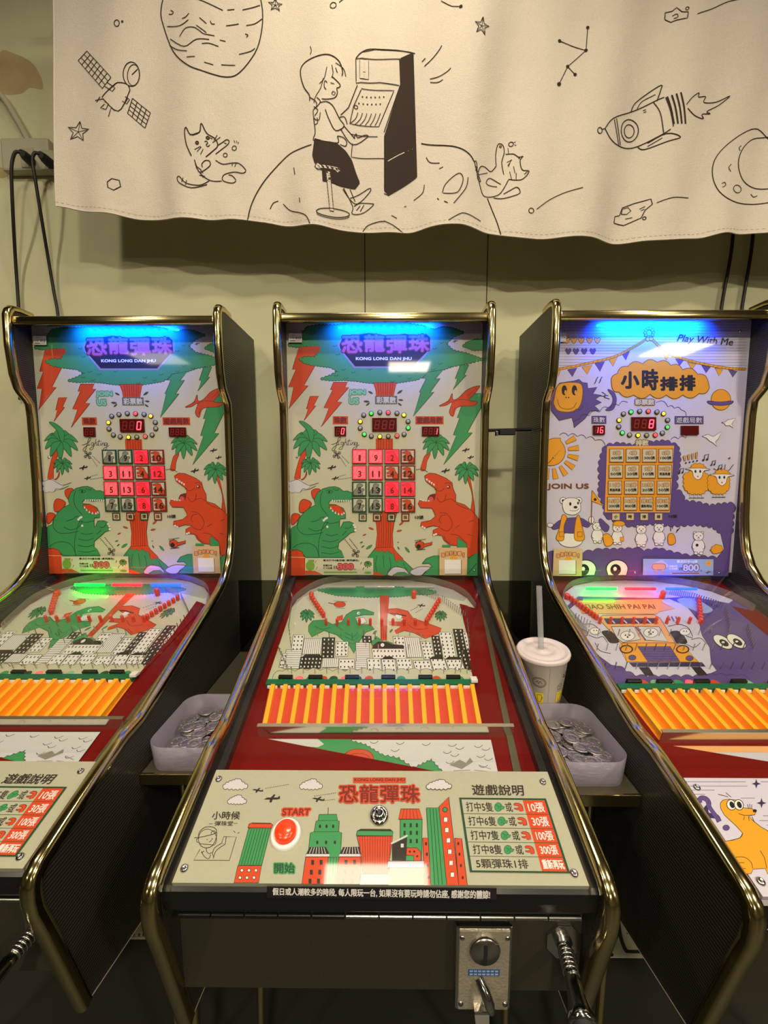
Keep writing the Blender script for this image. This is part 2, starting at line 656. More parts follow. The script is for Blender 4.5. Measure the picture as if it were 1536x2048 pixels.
# ================================================================== pinball machines
AL = math.radians(17.8)
B_P0 = (0, 1.05, -.285); B_N = (0, -math.sin(AL), math.cos(AL))          # playfield board
G_P0 = (0, 1.04, -.2425)                                                  # glass cover, same slope
PA = math.atan2(.036, .1175)
C_P0 = (0, .534, -.4065); C_N = (0, -math.sin(PA), math.cos(PA))          # control plate
FV = Vector((0, .02, -1.0)).normalized(); F_P0 = (0, .447, -.4835); F_N = (0, FV.z, -FV.y)   # front panel
K_P0 = (0, 1.049, 0); K_N = (0, -1, 0)                                    # back board
MID_SH = (-.008, 0, 0)
MOFF = (0, -.80, HC)
BN = Vector(B_N); CN = Vector(C_N); FN = Vector(F_N)
BT = Vector((0, math.cos(AL), math.sin(AL)))
FRONT = [(1.004, .372), (.998, .366), (.994, .356), (.993, .289), (.999, .225), (1.008, .196), (1.014, .188), (1.030, .172), (1.037, .163), (1.040, .13),
         (1.040, .079), (1.0395, -.035), (1.0355, -.112), (1.031, -.15), (1.022, -.190), (1.005, -.225), (.979, -.254), (.955, -.270), (.932, -.281),
         (.90, -.2925), (.80, -.3265), (.70, -.3605), (.625, -.386), (.612, -.3895), (.597, -.3905), (.572, -.3915), (.557, -.3955), (.528, -.4035),
         (.48, -.4175), (.43, -.4335), (.418, -.4375), (.410, -.444), (.4065, -.453), (.4062, -.466), (.4085, -.482), (.419, -.516), (.44, -.590), (.462, -.668)]
BACK = [(.468, -.676), (.60, -.702), (1.24, -.83), (1.24, .373)]


def mpx(p0, n, x, y, lift=0.0, c=(440, 1140, 2.4)):
    """photo point on a plane of the middle machine -> machine coordinates"""
    w = hit(c[0] + x / c[2], c[1] + y / c[2], Vector(p0) + Vector(MID_SH), Vector(n))
    return w - Vector(MID_SH) + Vector(n) * lift


def bpt(x, y, lift=0.0):
    return mpx(B_P0, B_N, x, y, lift)


def cloud(a, cx, cy, w, h, m='cloudwhite', out='line', ow=4):
    pts = [(cx - w * .5, cy + h * .42), (cx - w * .42, cy), (cx - w * .16, cy - h * .3), (cx + w * .08, cy - h * .5), (cx + w * .26, cy - h * .2), (cx + w * .5, cy + h * .2), (cx + w * .34, cy + h * .45), (cx, cy + h * .5)]
    a.poly(scallop(pts, w * .16, .3), m, out=out, ow=ow)


def palm(a, cx, cy, r, m='green', out='dark_green'):
    for i, (an, L) in enumerate([(200, 1.0), (165, .95), (235, .85), (275, .75), (310, .9), (345, 1.0), (20, 1.0), (55, .95), (95, 1.1), (130, 1.0)]):
        t = math.radians(an)
        dx, dy = math.cos(t), math.sin(t)
        ex, ey = cx + dx * r * L, cy + dy * r * L * .8 + r * .25
        mx, my = cx + dx * r * .55, cy + dy * r * .5 - r * .12
        nx, ny = -dy * r * .2, dx * r * .2
        a.poly([(cx, cy), (mx + nx, my + ny), (ex, ey), (mx - nx * .9, my - ny * .9)], m, True, out=out, ow=3)


def plane_icon(a, cx, cy, s, rot=-8):
    c, q = math.cos(math.radians(rot)), math.sin(math.radians(rot))
    def T(l): return [(cx + (x * c - y * q) * s, cy + (x * q + y * c) * s) for x, y in l]
    a.poly(T([(-1, .15), (-.6, -.1), (.7, -.12), (.95, -.35), (1, .05), (.6, .15)]), 'line')
    a.poly(T([(-.25, 0), (.25, -.5), (.45, -.45), (.15, 0), (-.05, .5), (-.3, .5)]), 'line')


def dots(a, x0, y0, x1, y1, n, w=3, m='line'):
    for i in range(n):
        t0, t1 = i / n, (i + .55) / n
        a.line([(x0 + (x1 - x0) * t0, y0 + (y1 - y0) * t0), (x0 + (x1 - x0) * t1, y0 + (y1 - y0) * t1)], w, m)


def drop(a, x0, y0, x1, y1, w, m='green'):
    dx, dy = x1 - x0, y1 - y0
    nx, ny = -dy * w, dx * w
    a.poly([(x0, y0), ((x0 + x1) / 2 + nx, (y0 + y1) / 2 + ny), (x1, y1), ((x0 + x1) / 2 - nx, (y0 + y1) / 2 - ny)], m, True, out='dark_green', ow=2)


# ------------------------------------------------------------------ print of the dinosaur back board
def dino_back(a):
    C3 = (540, 600, 3.268); C4 = (540, 860, 3.268)
    a.crop(*C3)
    # bolts behind the crown
    a.poly('190,308 325,300 330,330 285,375 240,375 190,385 235,415 292,435 222,557 250,560 122,712 155,570 120,570 170,455 145,455', 'orange', out='brownred', ow=4)
    # crown of the tree
    crown = P('118,300 150,260 215,215 240,178 310,165 430,165 560,150 700,150 860,150 1000,170 1075,195 1130,176 1185,182 1268,212 1200,238 1150,285 1195,330 1290,352 1392,388 1300,412 1205,430 1130,455 1045,478 960,520 880,533 800,545 720,545 640,540 560,528 480,523 400,525 330,517 400,492 445,466 400,440 300,428 232,415 188,384 240,372 292,375 325,322 315,300 240,300 180,308')
    a.poly(scallop(crown, 22, .28), 'green', out='dark_green', ow=4)
    for i in range(46):
        x = 200 + (i * 211) % 1000; y = 200 + (i * 97) % 330
        if 440 < x < 1060 and y < 450 or (x < 420 and y > 300) or (x > 1130 and y < 320): continue
        a.line([(x, y), (x + 9, y + 7), (x + 20, y + 5), (x + 28, y - 3)], 3, 'dark_green', True)
    a.poly(scallop(P('1258,302 1290,276 1345,258 1392,262 1392,325 1330,328 1290,312'), 22, .25), 'green', out='dark_green', ow=4)
    a.poly('190,308 325,300 328,330 300,352 250,345 215,372 190,382 165,380', 'orange')
    plane_icon(a, 1208, 270, 18)
    # trunk
    a.poly('676,540 828,540 812,598 808,628 694,628 692,590', 'orange', out='brownred', ow=4)
    for x in (705, 722, 738, 756, 770, 788, 802):
        a.line([(x, 542), (x - (x - 750) * .15, 622)], 3.5, 'brownred')
    # title plate
    a.poly('448,318 440,290 470,226 560,214 645,205 720,212 775,222 880,208 965,222 1025,208 1062,240 1060,318 940,446 548,446', 'grey')
    a.poly('460,318 455,292 478,238 560,228 645,216 720,224 780,234 880,220 965,236 1020,222 1046,246 1046,318 932,434 556,434', 'black')
    for i, ch in enumerate('恐龍彈珠'):
        x = 472 + i * 146; y = 236 + (i % 2) * -8
        a.text(ch, (x, y, x + 128, y + 108), 'pinkred', bold=4.5, halo='brownred', hw=7)
    a.text('KONG LONG DAN JHU', (562, 374, 925, 398), 'white', bold=1.2)
    # other bolts
    a.poly('262,630 318,628 285,690 300,692 222,788 250,715 238,712', 'orange', out='brownred', ow=4)
    a.poly('415,538 507,538 490,570 515,572 435,665 470,668 335,828 385,710 352,705 410,590 395,587', 'orange', out='brownred', ow=4)
    a.poly('1030,472 1135,455 1080,515 1112,512 1045,605 1070,603 935,762 985,605 976,604 1020,515 998,512', 'green', out='dark_green', ow=4)
    a.poly('1245,425 1300,424 1268,490 1282,492 1197,585 1225,518 1210,515', 'green', out='dark_green', ow=4)
    a.poly('1312,613 1378,610 1378,705 1290,866 1322,868 1135,1076 1218,888 1198,882 1240,772 1224,770 1248,704', 'green', out='dark_green', ow=4)
    # flying reptile
    a.poly('1370,560 1290,586 1232,640 1195,650 1190,610 1166,658 1106,692 1150,688 1190,668 1172,732 1196,760 1214,712 1250,694 1330,690 1355,664 1300,655 1345,602', 'orange', True, out='brownred', ow=4)
    a.line('1190,668 1240,650 1300,655', 3, 'brownred', True)
    a.line('1130,680 1180,655', 3, 'brownred'); a.line('1210,700 1195,740', 3, 'brownred'); a.line('1350,575 1290,630', 3, 'brownred')
    a.text('JOIN', (517, 588, 622, 625), 'lightgreen', bold=3, halo='green', hw=5); a.text('US', (519, 642, 578, 678), 'lightgreen', bold=3, halo='green', hw=5)
    a.rect(687, 627, 831, 681, 'greygreen'); a.text('彩票數', (696, 633, 822, 675), 'cream', bold=1.8)
    for l in ((642, 597, 672, 612), (865, 590, 832, 612), (612, 662, 650, 665), (628, 690, 652, 672), (870, 655, 840, 652), (860, 690, 836, 674)):
        drop(a, *l, .16, 'darkgrey')
    a.rect(410, 760, 510, 812, 'orange'); a.text('珠數', (420, 766, 500, 806), 'brownred', bold=2.5)
    a.rect(950, 760, 1134, 812, 'orange'); a.text('遊戲局數', (958, 766, 1126, 806), 'brownred', bold=2.5)
    # handwriting
    a.line('402,944 422,940 446,926 462,904 455,896 444,914 430,962 414,986 406,976 424,956 448,942', 3.6, 'line', True)
    a.lines('450,930 446,946 456,942 | 482,931 468,929 463,942 473,947 482,931 475,966 458,978 452,968 478,952 488,944 | 498,904 486,947 | 487,940 498,928 503,935 500,947 508,943 | 519,908 510,945 518,946 | 504,922 526,919 | 529,930 525,946 534,943 | 539,930 535,947 | 537,940 547,929 551,936 548,948 556,944 | 571,932 559,930 554,943 563,948 572,932 565,966 549,978 545,968 584,946', 3.0, 'line', True)
    a.circ(454, 919, 2.5, 'line', n=8); a.circ(532, 919, 2.5, 'line', n=8)
    a.crop(*C4)
    a.poly('693,58 803,58 803,126 693,126', 'orange', out='brownred', ow=3)
    for x in (708, 724, 742, 760, 778, 792):
        a.line([(x, 60), (x, 126)], 3.5, 'brownred')
    # lower trunk and volcano
    a.poly('720,530 835,530 812,600 800,680 806,770 690,770 702,680 694,600 735,560', 'orange', out='brownred', ow=4)
    for x in (712, 728, 742, 758, 772, 786):
        a.line([(x, 560), (x + 2, 680), (x - 2, 765)], 3, 'brownred')
    a.poly('690,770 640,832 640,950 940,950 945,918 862,842 806,772', 'green', out='dark_green', ow=4)
    a.poly('690,770 685,795 705,782 715,800 730,785 750,802 768,786 790,806 808,800 818,850 832,862 838,842 856,855 870,842 822,792 806,765', 'orange', out='brownred', ow=3)
    for l in ('700,820 690,880 700,930', '740,815 745,900', '780,830 790,890 770,930', '830,885 860,935', '870,870 900,930', '660,860 668,930'):
        a.line(l, 3, 'dark_green', True)
    for l in ((645, 638, 678, 650), (606, 690, 628, 680), (588, 738, 608, 730), (598, 768, 616, 755), (628, 778, 668, 752), (828, 662, 862, 655), (845, 622, 872, 600), (835, 762, 845, 782), (882, 765, 912, 800), (832, 735, 842, 732)):
        drop(a, *l, .16, 'orange' if l[1] < 700 else 'green')
    # palms
    for tr in ('238,125 205,160 180,230 160,325 195,325 205,240 245,140', '240,270 225,310 200,325 215,325 238,300'):
        a.poly(tr, 'orange', True, out='brownred', ow=3)
    palm(a, 262, 70, 118); a.poly('190,-55 230,-50 285,0 280,70 262,70 240,0', 'green', True, out='dark_green', ow=3)
    palm(a, 265, 220, 66)
    a.poly('1015,165 1048,152 1025,205 1015,260 985,260 998,205', 'orange', True, out='brownred', ow=3); palm(a, 1085, 85, 92)
    a.poly('1288,310 1305,310 1325,420 1338,545 1310,545 1322,430', 'orange', True, out='brownred', ow=3); palm(a, 1285, 260, 82)
    # clouds and aeroplanes
    a.poly(scallop(P('130,335 175,325 210,330 230,350 262,360 250,380 215,390 200,402 132,405'), 40, .18), 'cloudwhite')
    a.line('130,338 175,324 205,335 225,348 262,362 318,345', 3, 'line', True); a.line('200,405 215,385 250,388 300,365', 3, 'line', True)
    a.line('955,260 985,255 1010,262 1030,275', 3, 'line', True)
    for x, y, s in ((402, 245, 30), (425, 315, 24), (1145, 266, 30), (1278, 130, 26), (1310, 178, 22)):
        plane_icon(a, x, y, s)
    for x, y in ((437, 160), (560, 805)):
        for an in (45, 135, 225, 315):
            t = math.radians(an + 12)
            a.line([(x, y), (x + 24 * math.cos(t), y + 24 * math.sin(t))], 9, 'darkgrey')
            a.circ(x + 20 * math.cos(t), y + 20 * math.sin(t), 8, 'grey', out='line', ow=3, n=10)
    dots(a, 460, 180, 500, 240, 6); dots(a, 470, 168, 520, 220, 6); dots(a, 445, 305, 500, 290, 6); dots(a, 445, 323, 535, 310, 8)
    dots(a, 490, 715, 550, 790, 8, 5); dots(a, 520, 710, 575, 780, 8, 5)
    # green dinosaur
    for sp in ('272,400 300,384 328,392 300,450 280,442', '195,478 222,452 272,478 235,530 195,535', '142,560 165,545 198,560 160,612 140,612'):
        a.poly(sp, 'orange', True, out='brownred', ow=4)
    a.poly('537,410 505,398 480,400 455,380 425,370 390,372 345,385 310,410 290,455 298,490 260,508 215,545 185,590 175,622 138,642 138,780 200,790 235,832 485,832 465,790 445,775 450,735 495,700 525,672 555,664 548,610 520,598 480,600 462,640 455,640 455,600 460,580 494,578 494,545 480,512 430,488 388,485 382,478 398,458 450,468 536,460', 'green', out='dark_green', ow=4)
    a.poly('384,500 430,490 468,510 487,548 462,556 425,535', 'orange', True, out='brownred', ow=3)
    for i in range(9):
        x = 402 + i * 15; a.poly([(x, 457 + (i % 3)), (x + 6, 474), (x + 12, 458)], 'white')
    for x, y in ((398, 512), (410, 528), (428, 542), (448, 550), (470, 552), (484, 545)):
        a.poly([(x - 6, y + 4), (x, y - 12), (x + 7, y + 5)], 'white')
    for l in ('365,400 385,392 410,400 400,412 375,412', '345,400 330,440 335,500 380,560', '320,830 318,740 340,650 360,600', '150,770 190,745 250,740 300,765 322,830', '360,600 400,610 450,600', '250,640 300,660 350,640 380,600', '190,590 180,640 220,680 290,680 350,668', '270,600 310,590 340,570 370,575',
              '365,680 400,690 445,680', '345,720 400,730 448,715', '338,760 395,772 445,758', '335,800 400,808 455,795', '540,615 520,640 490,640', '470,690 500,660', '410,385 440,395 450,385'):
        a.line(l, 3.5, 'dark_green', True)
    for x, y in ((352, 590), (362, 580), (372, 575), (375, 632), (548, 620), (556, 635), (558, 655)):
        a.circ(x, y, 8, 'white', n=8)
    a.circ(388, 403, 7, 'dark_green', n=10)
    # orange dinosaur
    a.poly('1222,750 1225,700 1288,738 1285,820 1230,800', 'green', out='dark_green', ow=3)
    a.poly('1010,300 1040,282 1080,285 1150,315 1190,345 1195,380 1214,425 1214,470 1270,488 1330,538 1360,578 1362,640 1358,720 1358,835 1288,830 1284,740 1225,700 1222,755 1175,750 1138,720 1125,690 1100,685 1064,690 1066,655 1110,632 1062,625 1012,640 984,626 988,602 1050,590 1080,565 1076,545 1058,510 985,508 968,482 980,455 1005,465 1045,462 1030,450 1045,425 1085,415 1086,385 1050,358 1020,335', 'orange', out='brownred', ow=4)
    a.poly('1030,450 1045,425 1080,418 1075,455 1045,468', 'brownred', True); a.circ(1052, 452, 16, 'pinkred')
    for x, y, r in ((1024, 322, 0), (1040, 334, 0), (1055, 344, 0), (1070, 354, 0), (985, 462, 1), (1000, 468, 1), (1018, 470, 1), (1036, 470, 1)):
        a.poly([(x - 7, y - 5), (x + 1, y + (14 if not r else -14)), (x + 8, y - 2)], 'white')
    a.circ(1165, 372, 12, 'brownred', n=12); a.circ(1162, 370, 5, 'white', n=8)
    for l in ('1140,350 1170,345 1190,362', '1110,540 1150,545 1180,580 1190,620 1160,660 1110,640', '1150,555 1120,560 1105,590 1120,610', '1075,385 1110,400 1140,380', '1140,460 1180,450 1212,470', '1180,680 1230,690 1280,735', '1215,480 1250,500 1300,520', '1135,690 1150,720 1180,745', '1210,640 1240,620', '1300,600 1330,590', '1290,680 1320,690', '1090,440 1110,470 1140,460 1150,420'):
        a.line(l, 3.5, 'brownred', True)
    for x, y in ((996, 632), (1010, 640), (1072, 685), (1085, 680)):
        a.circ(x, y, 7, 'white', n=8)
    # helicopter
    a.circ(980, 752, 30, 'orange', ry=26, out='line', ow=3); a.poly('1000,745 1050,735 1060,728 1058,748 1005,765', 'orange', out='line', ow=3)
    a.circ(972, 760, 15, 'line', n=12); a.line('945,722 1020,712', 5, 'grey'); a.line('950,735 985,722', 4, 'line'); a.line('955,784 1015,778', 4, 'line')
    # ground
    a.poly('138,788 175,782 210,795 228,832 235,950 138,950', 'orange', out='brownred', ow=4); a.line('138,830 230,832', 4, 'tan')
    a.poly('675,922 700,928 730,940 750,950 675,950', 'orange')
    a.poly('775,950 785,915 815,895 855,898 885,910 900,950', 'lilac', True, out='brownred', ow=4); a.poly('800,950 835,930 880,928 915,950', 'green', out='dark_green', ow=3)
    a.poly('915,925 960,898 1010,892 1060,900 1015,925 990,948 940,948', 'lilac', True, out='brownred', ow=4)
    a.poly('995,872 1020,840 1070,822 1110,820 1110,950 1000,948 1030,915 1060,890 1040,870', 'green', out='dark_green', ow=4)
    a.poly('1280,850 1320,820 1357,800 1357,952 1280,952', 'green', out='dark_green', ow=4); a.line('1290,940 1350,870', 4, 'dark_green')
    a.rect(1125, 750, 1180, 765, 'green')
    # four letter boxes and the prize note
    for x, ch, c in ((580, '恐', 'dark_green'), (673, '龍', 'brownred'), (766, '彈', 'dark_green'), (858, '珠', 'brownred')):
        a.rect(x, 545, x + 53, 597, c); a.rect(x + 8, 553, x + 45, 589, 'cream'); a.rect(x + 11, 556, x + 42, 586, 'tan'); a.text(ch, (x + 14, 559, x + 39, 583), 'line', bold=1)
    a.text('10張', (948, 560, 1003, 581), 'line', bold=1)


def note(pts, art, name, parent, plane, key, sh, th=.0004):
    """a sticker: thin slab on a board with its own print"""
    m = MB(off=MOFF)
    a = Art(m, *plane, shift=sh, base=.0052)
    art(a, pts)
    o = m.build(name, parent, key)
    return o


def sticker_slab(a, q, m):
    """q = 4 corners in the crop frame; thin raised block under the sticker's print"""
    v = [a.at(*p) for p in q]
    back = -a.n * .0012
    a.mb.slab(v, back, m)


def promo(a, _):
    a.crop(540, 860, 3.268)
    sticker_slab(a, P('232,834 675,834 675,944 232,944'), 'cream')
    a.rect(232, 834, 675, 944, 'cream')
    a.poly('232,920 300,920 340,938 345,943 233,943', 'orange')
    a.circ(265, 885, 30, 'lime', ry=32); a.rect(252, 845, 292, 860, 'lime'); a.poly('235,915 300,918 300,922 235,922', 'orange')
    palm(a, 640, 870, 26, 'lime', 'dark_green'); a.circ(640, 930, 24, 'lime', ry=8)
    for x, y in ((305, 850), (312, 890), (600, 860), (615, 895)): a.line([(x, y), (x - 8, y + 16)], 4, 'orange' if x < 400 else 'dark_green')
    a.text('單次打中8隻恐龍 (單同顏色)', (350, 843, 582, 858), 'line', bold=.7)
    a.text('到櫃台前', (350, 876, 408, 889), 'line', bold=.5); a.text('打卡加贈', (350, 893, 408, 906), 'line', bold=.5); a.text('彩票', (416, 884, 444, 906), 'brown', bold=.6)
    a.text('300', (448, 872, 544, 908), 'pinkred', bold=3.2, halo='brownred', hw=4); a.text('張', (548, 902, 562, 914), 'line')
    a.rect(354, 922, 570, 932, 'lime')


def qr_note(a, _):
    a.crop(540, 860, 3.268)
    sticker_slab(a, P('1106,767 1286,767 1286,946 1106,946'), 'tan')
    a.rect(1106, 767, 1286, 946, 'tan'); a.rect(1108, 769, 1284, 774, 'paleorange')
    for i, ch in enumerate('加我好友喔!'):
        t = (i - 2.5) / 2.5
        x = 1196 + t * 66; y = 790 + t * t * 12
        a.text(ch, (x - (4 if i == 5 else 11), y, x + (4 if i == 5 else 11), y + 24), 'paleorange', bold=1.2, halo='brownred', hw=3.4)
    a.poly('1176,842 1184,822 1198,818 1212,822 1220,842', 'yellow', True); a.rect(1142, 846, 1250, 940, 'brown'); a.rect(1140, 844, 1246, 936, 'white')


def id_note(a, _):
    a.crop(540, 600, 3.268)
    sticker_slab(a, P('125,222 211,222 211,281 125,281'), 'white')
    a.rect(125, 222, 211, 281, 'white', out='cream', ow=2)
    a.rect(138, 232, 168, 235, 'grey'); a.lines('138,240 138,262 | 150,245 160,262 | 162,245 150,262', 2, 'grey'); a.text('X12', (170, 246, 204, 262), 'line', bold=.8); a.rect(134, 269, 170, 274, 'darkgrey'); a.rect(174, 270, 200, 273, 'grey')


TILE = [(537, 632), (643, 738), (748, 845), (853, 949)]
TROW = [(126, 221), (231, 326), (337, 433), (442, 538)]
NUM = [[1, 9, 2, 10], [3, 11, 4, 12], [5, 13, 6, 14], [7, 15, 8, 16]]


def dino_tile(r, c, lit, parent, sh):
    m = MB(off=MOFF)
    a = Art(m, K_P0, K_N, shift=sh, base=.0034).crop(540, 860, 3.268)
    x0, x1 = TILE[c]; y0, y1 = TROW[r]
    q = [(x0, y0), (x1, y0), (x1, y1), (x0, y1)]
    fr = 'brownred' if (lit or c > 1) else 'dark_green'
    m.slab([a.at(*p) for p in q], -a.n * .0032, fr)
    a.rect(x0, y0, x1, y1, fr); 
    if lit: a.rect(x0 + 5, y0 + 5, x1 - 5, y1 - 5, 'lit_red')
    a.rect(x0 + 9, y0 + 9, x1 - 9, y1 - 9, 'lit_red_soft' if (lit and c < 2) else ('lit_red' if lit else 'cream'))
    X = lambda l: [(x0 + px * (x1 - x0), y0 + py * (y1 - y0)) for px, py in l]
    if c < 2:
        body = X([(.12, .9), (.16, .6), (.3, .45), (.36, .2), (.55, .14), (.72, .22), (.7, .32), (.55, .4), (.6, .5), (.78, .48), (.84, .58), (.72, .7), (.7, .9)])
        a.poly(body, 'lit_red_soft' if lit else 'grey', True, out='pinkred' if lit else 'dark_green', ow=3)
        a.lines('%f,%f %f,%f %f,%f' % (body[1][0] + 12, body[1][1] + 10, body[2][0] + 16, body[2][1] + 14, body[0][0] + 30, body[0][1] - 8), 2.5, 'pinkred' if lit else 'dark_green', True)
    else:
        body = X([(.9, .9), (.9, .62), (.74, .42), (.66, .18), (.42, .12), (.14, .2), (.12, .28), (.38, .36), (.14, .5), (.16, .6), (.4, .58), (.36, .66), (.16, .68), (.2, .8), (.5, .8), (.55, .9)])
        a.poly(body, 'lit_red_dark' if lit else 'orange', out='brownred' if lit else 'brownred', ow=3)
    n = str(NUM[r][c]); cx = (x0 + x1) / 2 + 2; w = 20 if len(n) == 1 else 50
    if n in '1': w = 12
    a.text(n, (cx - w / 2 - (0 if len(n) > 1 else 0), y0 + 38, cx + w / 2, y0 + 76), 'line' if not lit else 'brownred', bold=2.0)
    return m.build('number_tile', parent, 'dtile%d%d%d' % (r, c, lit))


SEG = {'0': 'abcdef', '1': 'bc', '2': 'abged', '3': 'abgcd', '4': 'fgbc', '5': 'afgcd', '6': 'afgedc', '7': 'abc', '8': 'abcdefg', '9': 'abcdfg', 'b': 'fgedc', ' ': ''}


def display(box, txt, cells, parent, sh, crop, key, ghost=True):
    m = MB(off=MOFF)
    a = Art(m, K_P0, K_N, shift=sh, base=.0042).crop(*crop)
    x0, y0, x1, y1 = box
    m.slab([a.at(*p) for p in ((x0, y0), (x1, y0), (x1, y1), (x0, y1))], -a.n * .0041, 'display_off')
    w = (x1 - x0) / (cells + .35); h = (y1 - y0)
    for i in range(cells):
        ch = txt[i] if i < len(txt) else ' '
        cx = x0 + w * (i + .68); hw = w * .29; t = max(3.0, w * .13); cy = y0 + h * .52; hh = h * .33
        sk = hh * .14
        pos = {'a': ((-hw + sk, -hh), (hw + sk, -hh)), 'g': ((-hw, 0), (hw, 0)), 'd': ((-hw - sk, hh), (hw - sk, hh)), 'f': ((-hw + sk, -hh), (-hw, 0)), 'b': ((hw + sk, -hh), (hw, 0)), 'e': ((-hw, 0), (-hw - sk, hh)), 'c': ((hw, 0), (hw - sk, hh))}
        for sgm, (p, q) in pos.items():
            on = sgm in SEG.get(ch, '')
            if on or ghost:
                a.line([(cx + p[0] * .9, cy + p[1] * .92), (cx + q[0] * .9, cy + q[1] * .92)], t * (1.15 if on else .8), 'seg_on' if on else 'seg_off')
    return m.build('digit_display', parent, key)


RING = [(613, 753), (662, 742), (718, 735), (773, 736), (830, 741), (875, 752), (902, 795), (903, 836), (876, 878), (830, 888), (773, 892), (718, 893), (662, 890), (617, 878), (590, 838), (590, 795)]


def ring_lamp(p, state, parent, sh, crop, key):
    m = MB(off=MOFF)
    w = hit(crop[0] + p[0] / crop[2], crop[1] + p[1] / crop[2], Vector(K_P0) + Vector(sh), Vector(K_N)) - Vector(sh)
    m.lathe(w, (0, -1, 0), [(.0060, 0), (.0060, .0022), (.0042, .0026)], 'lamp_ring', 20)
    m.lathe(w, (0, -1, 0), [(.0043, .002), (.0040, .0028), (.002, .0032), (0.0, .0033)], {'r': 'led_red', 'y': 'led_amber', 'g': 'led_green'}.get(state, 'lamp_off'), 14)
    return m.build('indicator_lamp', parent, key)


